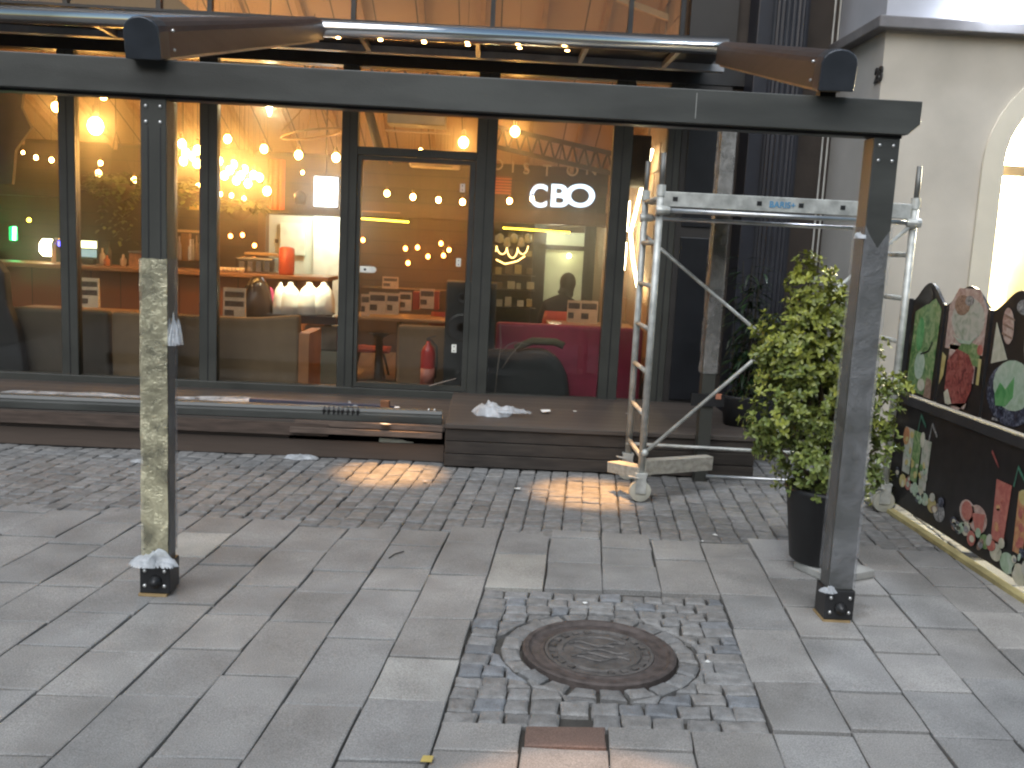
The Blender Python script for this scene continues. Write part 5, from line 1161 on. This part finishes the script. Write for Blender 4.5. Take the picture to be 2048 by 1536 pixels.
def chair(px_, py_, Y, rz, lab):
    q = at(px_, py_, Y); t = thing('red_chair', (q.x, Y, zf), lab, 'chair'); rd = mat('chair_red', (.42, .045, .020), .55)
    c_, s_ = cos(rz), sin(rz); sz = q.z
    def T(x, y, z): return Vector((q.x+x*c_-y*s_, Y+x*s_+y*c_, z))
    m = MB(); G = {}
    for i in range(9):
        for j in range(9):
            u_ = i/8*2-1; v_ = j/8
            if v_ < .5: y_ = -.22+.42*(v_/.5); z_ = sz+.03*u_*u_
            else: w_ = (v_-.5)/.5; y_ = .2+.07*w_+.02*sin(w_*3); z_ = sz+.40*w_+.03*u_*u_*(1-w_)
            G[i, j] = len(m.v); k_ = .23*(1-.25*max(0, (v_-.6)/.4)); m.v.append(T(u_*k_, y_-.06*u_*u_*(v_ > .5), z_))
    for i in range(8):
        for j in range(8): m._f((G[i, j], G[i+1, j], G[i+1, j+1], G[i, j+1]))
    o = m.build('seat_shell', rd, t, True, fix=False); sd = o.modifiers.new('solid', 'SOLIDIFY'); sd.thickness = .025
    for sx_ in (-1, 1):
        for sy_ in (-1, 1):
            m = MB(); m.tube([T(sx_*.13, sy_*.13, sz-.01), T(sx_*.21, sy_*.2, zf)], [.016, .011], 8); m.build('leg', trm, t, True)
chair(740, 700, 10.7, radians(90), 'red shell chair on dark legs at the left of the door glass'); chair(880, 690, 10.8, radians(200), 'red shell chair mostly hidden behind the short brown sofa'); chair(1112, 690, 10.6, radians(185), 'orange red chair behind the pink sofa, under the seated person')
m = MB(); q = at(757, 740, 10.2); m.lathe((q.x, 10.2, zf), [(.26, 0), (.26, .02), (.05, .05), (.035, .5), (.12, .55)], 16); tag(m.build('pedestal', mat('pedestal_dark', (.03, .024, .02), .5), smooth=True), 'dark pedestal foot standing beside the red chair', 'table foot')
# fire extinguisher
q = at(854, 770, 8.75); t = thing('fire_extinguisher', (q.x, 8.75, zf), 'red fire extinguisher on the floor behind the door glass', 'fire extinguisher')
ze = at(854, 692, 8.75).z
m = MB(); m.lathe((q.x, 8.75, zf), [(.06, 0), (.066, .02), (.066, ze-zf-.06), (.05, ze-zf-.01), (.022, ze-zf+.02), (.022, ze-zf+.05)], 18); m.build('cylinder', mat('extinguisher_red', (.42, .018, .014), .3), t, True)
m = MB(); m.box(q.x-.02, q.x+.02, 8.73, 8.77, ze+.05, ze+.075); m.bar((q.x-.01, 8.75, ze+.075), (q.x+.07, 8.75, ze+.1), .02, .012); m.build('valve_handle', black_m, t, bevel=.003)
m = MB(); m.tube([(q.x+.02, 8.75, ze+.06), (q.x+.08, 8.73, ze), (q.x+.085, 8.73, ze-.15), (q.x+.075, 8.73, ze-.3)], .01, 7); m.build('hose', black_m, t, True)
m = MB(); m.lathe((q.x, 8.75, zf+.25), [(.0672, 0), (.0672, .14)], 18); m.build('label', mat('ext_label', (.45, .16, .12), .5), t, True)
# tall speaker cabinet
a_ = at(893, 562, 8.62); b_ = at(985, 770, 8.62)
t = thing('speaker_cabinet', ((a_.x+b_.x)/2, 8.62, zf), 'tall black loudspeaker cabinet behind the door hinges', 'speaker')
m = MB(); m.box(a_.x, b_.x, 8.62, 8.95, zf, a_.z); m.build('cabinet', mat('cabinet_black', (.022, .025, .026), .5), t, bevel=.01)
for zz, rr in ((a_.z-.15, .05), (a_.z-.42, .13)):
    m = MB(); m.lathe(((a_.x+b_.x)/2-.08, 8.62, zz), [(rr, 0), (rr, -.008), (rr*.8, -.004), (rr*.3, .0), (.001, .0)], 20, 'Y'); m.build('driver', mat('driver_grey', (.04, .04, .042), .4), t, True)
# black rounded form behind the glass, with a low block at its back
t = thing('black_form', (at(1050, 780, 8.75).x, 8.75, zf), 'rounded black form in front of the pink sofa', 'armchair')
xa_, xb_ = at(950, 740, 8.62).x, at(1143, 740, 8.62).x; zt2 = at(1050, 700, 8.62).z
o = [(xa_, zf+.05)]; n_ = 24
for i in range(n_+1):
    u_ = i/n_; e_ = max(0, (u_-.62)/.38); o.append((xa_+(xb_-xa_)*u_, zt2-.015*sin(u_*7)-(zt2-zf-.2)*(1-sqrt(max(0, 1-e_**2.4)))-.03*(1-min(1, u_*6))))
o.append((xb_, zf+.05))
m = MB(); m.prism([(x, 8.60, z) for x, z in o], (0, .17, 0)); m.build('backrest', mat('form_black', (.016, .018, .018), .7, 0, .3, 30., .2, 120.), t, bevel=.04)
m = MB(); m.box(xa_+.02, xb_-.05, 8.78, 8.92, zf+.1, zf+.42); m.build('seat', mat('form_black'), t, bevel=.03)
m = MB(); qa = at(1030, 697, 8.59); qb = at(1128, 692, 8.59); m.tube([qa, at(1065, 682, 8.6), at(1110, 684, 8.6), qb], .035, 8); m.build('strap', mat('strap_olive', (.09, .08, .045), .8), t, True)
br = thing('dry_branch', at(1003, 770, 8.5), 'pale bare branch with arching twigs standing behind the glass', 'branch')
bm_ = mat('branch_pale', (.26, .21, .17), .8)
for pts, r_ in (([(990, 785), (996, 730), (1002, 690), (1000, 640)], [.007, .006, .004, .002]), ([(1002, 705), (1016, 690), (1032, 684), (1062, 690)], [.005, .004, .004, .002]), ([(1004, 737), (1020, 712), (1045, 684)], [.006, .004, .002]), ([(962, 745), (965, 715), (975, 700), (998, 697)], [.004, .004, .003, .003])):
    m = MB(); m.tube([at(x_, y_, 8.52) for x_, y_ in pts], r_, 6); m.build('twig', bm_, br, True)
m = MB(); m.tube([at(858, 772, 8.32), at(912, 757, 8.33)], [.007, .004], 6); tag(m.build('stick', bm_), 'short pale stick leaning on the bottom rail of the door', 'stick')
# seated person with the back turned
def person(base, lab):
    bx, by, bz = base
    t = thing('person', (bx, by, zf), lab, 'person')
    V = [(0, 0, 0), (0, .0, .16), (-.02, .0, .34), (-.03, -.01, .47), (.02, -.03, .55), (.045, -.05, .60), (.06, -.07, .68), (.065, -.075, .76),
         (-.17, 0, .44), (-.24, -.08, .24), (-.10, -.28, .17), (.14, 0, .44), (.22, -.10, .25), (.12, -.29, .18),
         (-.10, -.02, -.02), (-.13, -.38, 0), (-.13, -.40, -.42), (.10, -.02, -.02), (.13, -.38, 0), (.13, -.40, -.42)]
    V = [(x, -y, z) for x, y, z in V]
    E_ = [(0, 1), (1, 2), (2, 3), (3, 4), (4, 5), (5, 6), (6, 7), (3, 8), (8, 9), (9, 10), (3, 11), (11, 12), (12, 13), (0, 14), (14, 15), (15, 16), (0, 17), (17, 18), (18, 19)]
    Rr = [.15, .145, .17, .12, .055, .085, .10, .06, .075, .055, .04, .075, .055, .04, .1, .075, .05, .1, .075, .05]
    me = bpy.data.meshes.new('body'); me.from_pydata([Vector(v) for v in V], E_, []); o = bpy.data.objects.new('body', me); COL.objects.link(o); o.parent = t; o.location = (0, 0, bz-zf)
    sk = o.modifiers.new('skin', 'SKIN'); o.modifiers.new('sub', 'SUBSURF').levels = 2
    o.modifiers['sub'].render_levels = 2
    for i, r_ in enumerate(Rr): me.skin_vertices[0].data[i].radius = (r_, r_*(.85 if i < 4 else 1))
    me.skin_vertices[0].data[0].use_root = True
    me.materials.append(mat('dark_clothes', (.012, .011, .013), .8))
    m = MB(); m.ball((bx+.06, by+.06, bz+.71), .105, 12, 9, (.92, 1.05, 1.12)); m.build('hair', mat('dark_hair', (.010, .008, .007), .6), t, True)
q = at(1122, 640, 11.0); person((q.x, 11.0, .56), 'person in dark clothes seated with their back to the street')

# ------------------------------------------------------------------ building across the street (only in reflections and shade)
ob = thing('street_building', (0, -9, 0), 'plain grey townhouse with rows of windows across the street', 'building')
m = MB(); m.box(-30, 30, -12, -9, 0, 6.5); m.build('wall', mat('town_render', (.22, .21, .20), .85), ob)
for i in range(14):
    for j in range(2):
        m = MB(); x = -26+i*4; z = 1+j*2.9; m.box(x, x+1.3, -9.0, -8.96, z, z+1.7); m.build('window', mat('town_glass', (.03, .03, .035), .15), ob)
# ------------------------------------------------------------------ light
wd = bpy.data.worlds.new('World'); S.world = wd; wd.use_nodes = True
N = wd.node_tree.nodes; L = wd.node_tree.links; bg = N['Background']
sky = N.new('ShaderNodeTexSky'); sky.sky_type = 'NISHITA'; sky.sun_disc = False
sky.sun_elevation = radians(4); sky.sun_rotation = radians(200); sky.air_density = 1.0; sky.dust_density = 1.5; sky.ozone_density = 2.0
L.new(sky.outputs[0], bg.inputs[0]); bg.inputs[1].default_value = .085
sl_ = bpy.data.lights.new('sun', 'SUN'); sl_.energy = .95; sl_.angle = radians(60); sl_.color = (.97, .98, 1)
so = bpy.data.objects.new('sun', sl_); COL.objects.link(so)
so.rotation_euler = (radians(38), 0, radians(-20))
g1 = gz(780, 945); g2 = gz(1180, 985)
spot((g1.x, YT-.02, 3.08), g1, 420, 17.5, 1, (1, .50, .16)); spot((g2.x, YT-.03, 3.08), g2, 450, 17.5, 1, (1, .50, .16))
spot((1.2, -1.2, 4.2), (.46, 1.98, 0), 520, 15, .10, (1, .58, .34), .04)
S.view_settings.view_transform = "Standard"; S.view_settings.look = "None"; S.view_settings.gamma = 1; S.view_settings.exposure = 1.9
S.cycles.filter_width = 2.2
S.cycles.max_bounces = 8; S.cycles.transparent_max_bounces = 16; S.cycles.caustics_reflective = False; S.cycles.caustics_refractive = False
S.cycles.sample_clamp_indirect = 4.0; S.cycles.use_light_tree = True
S.render.film_transparent = False
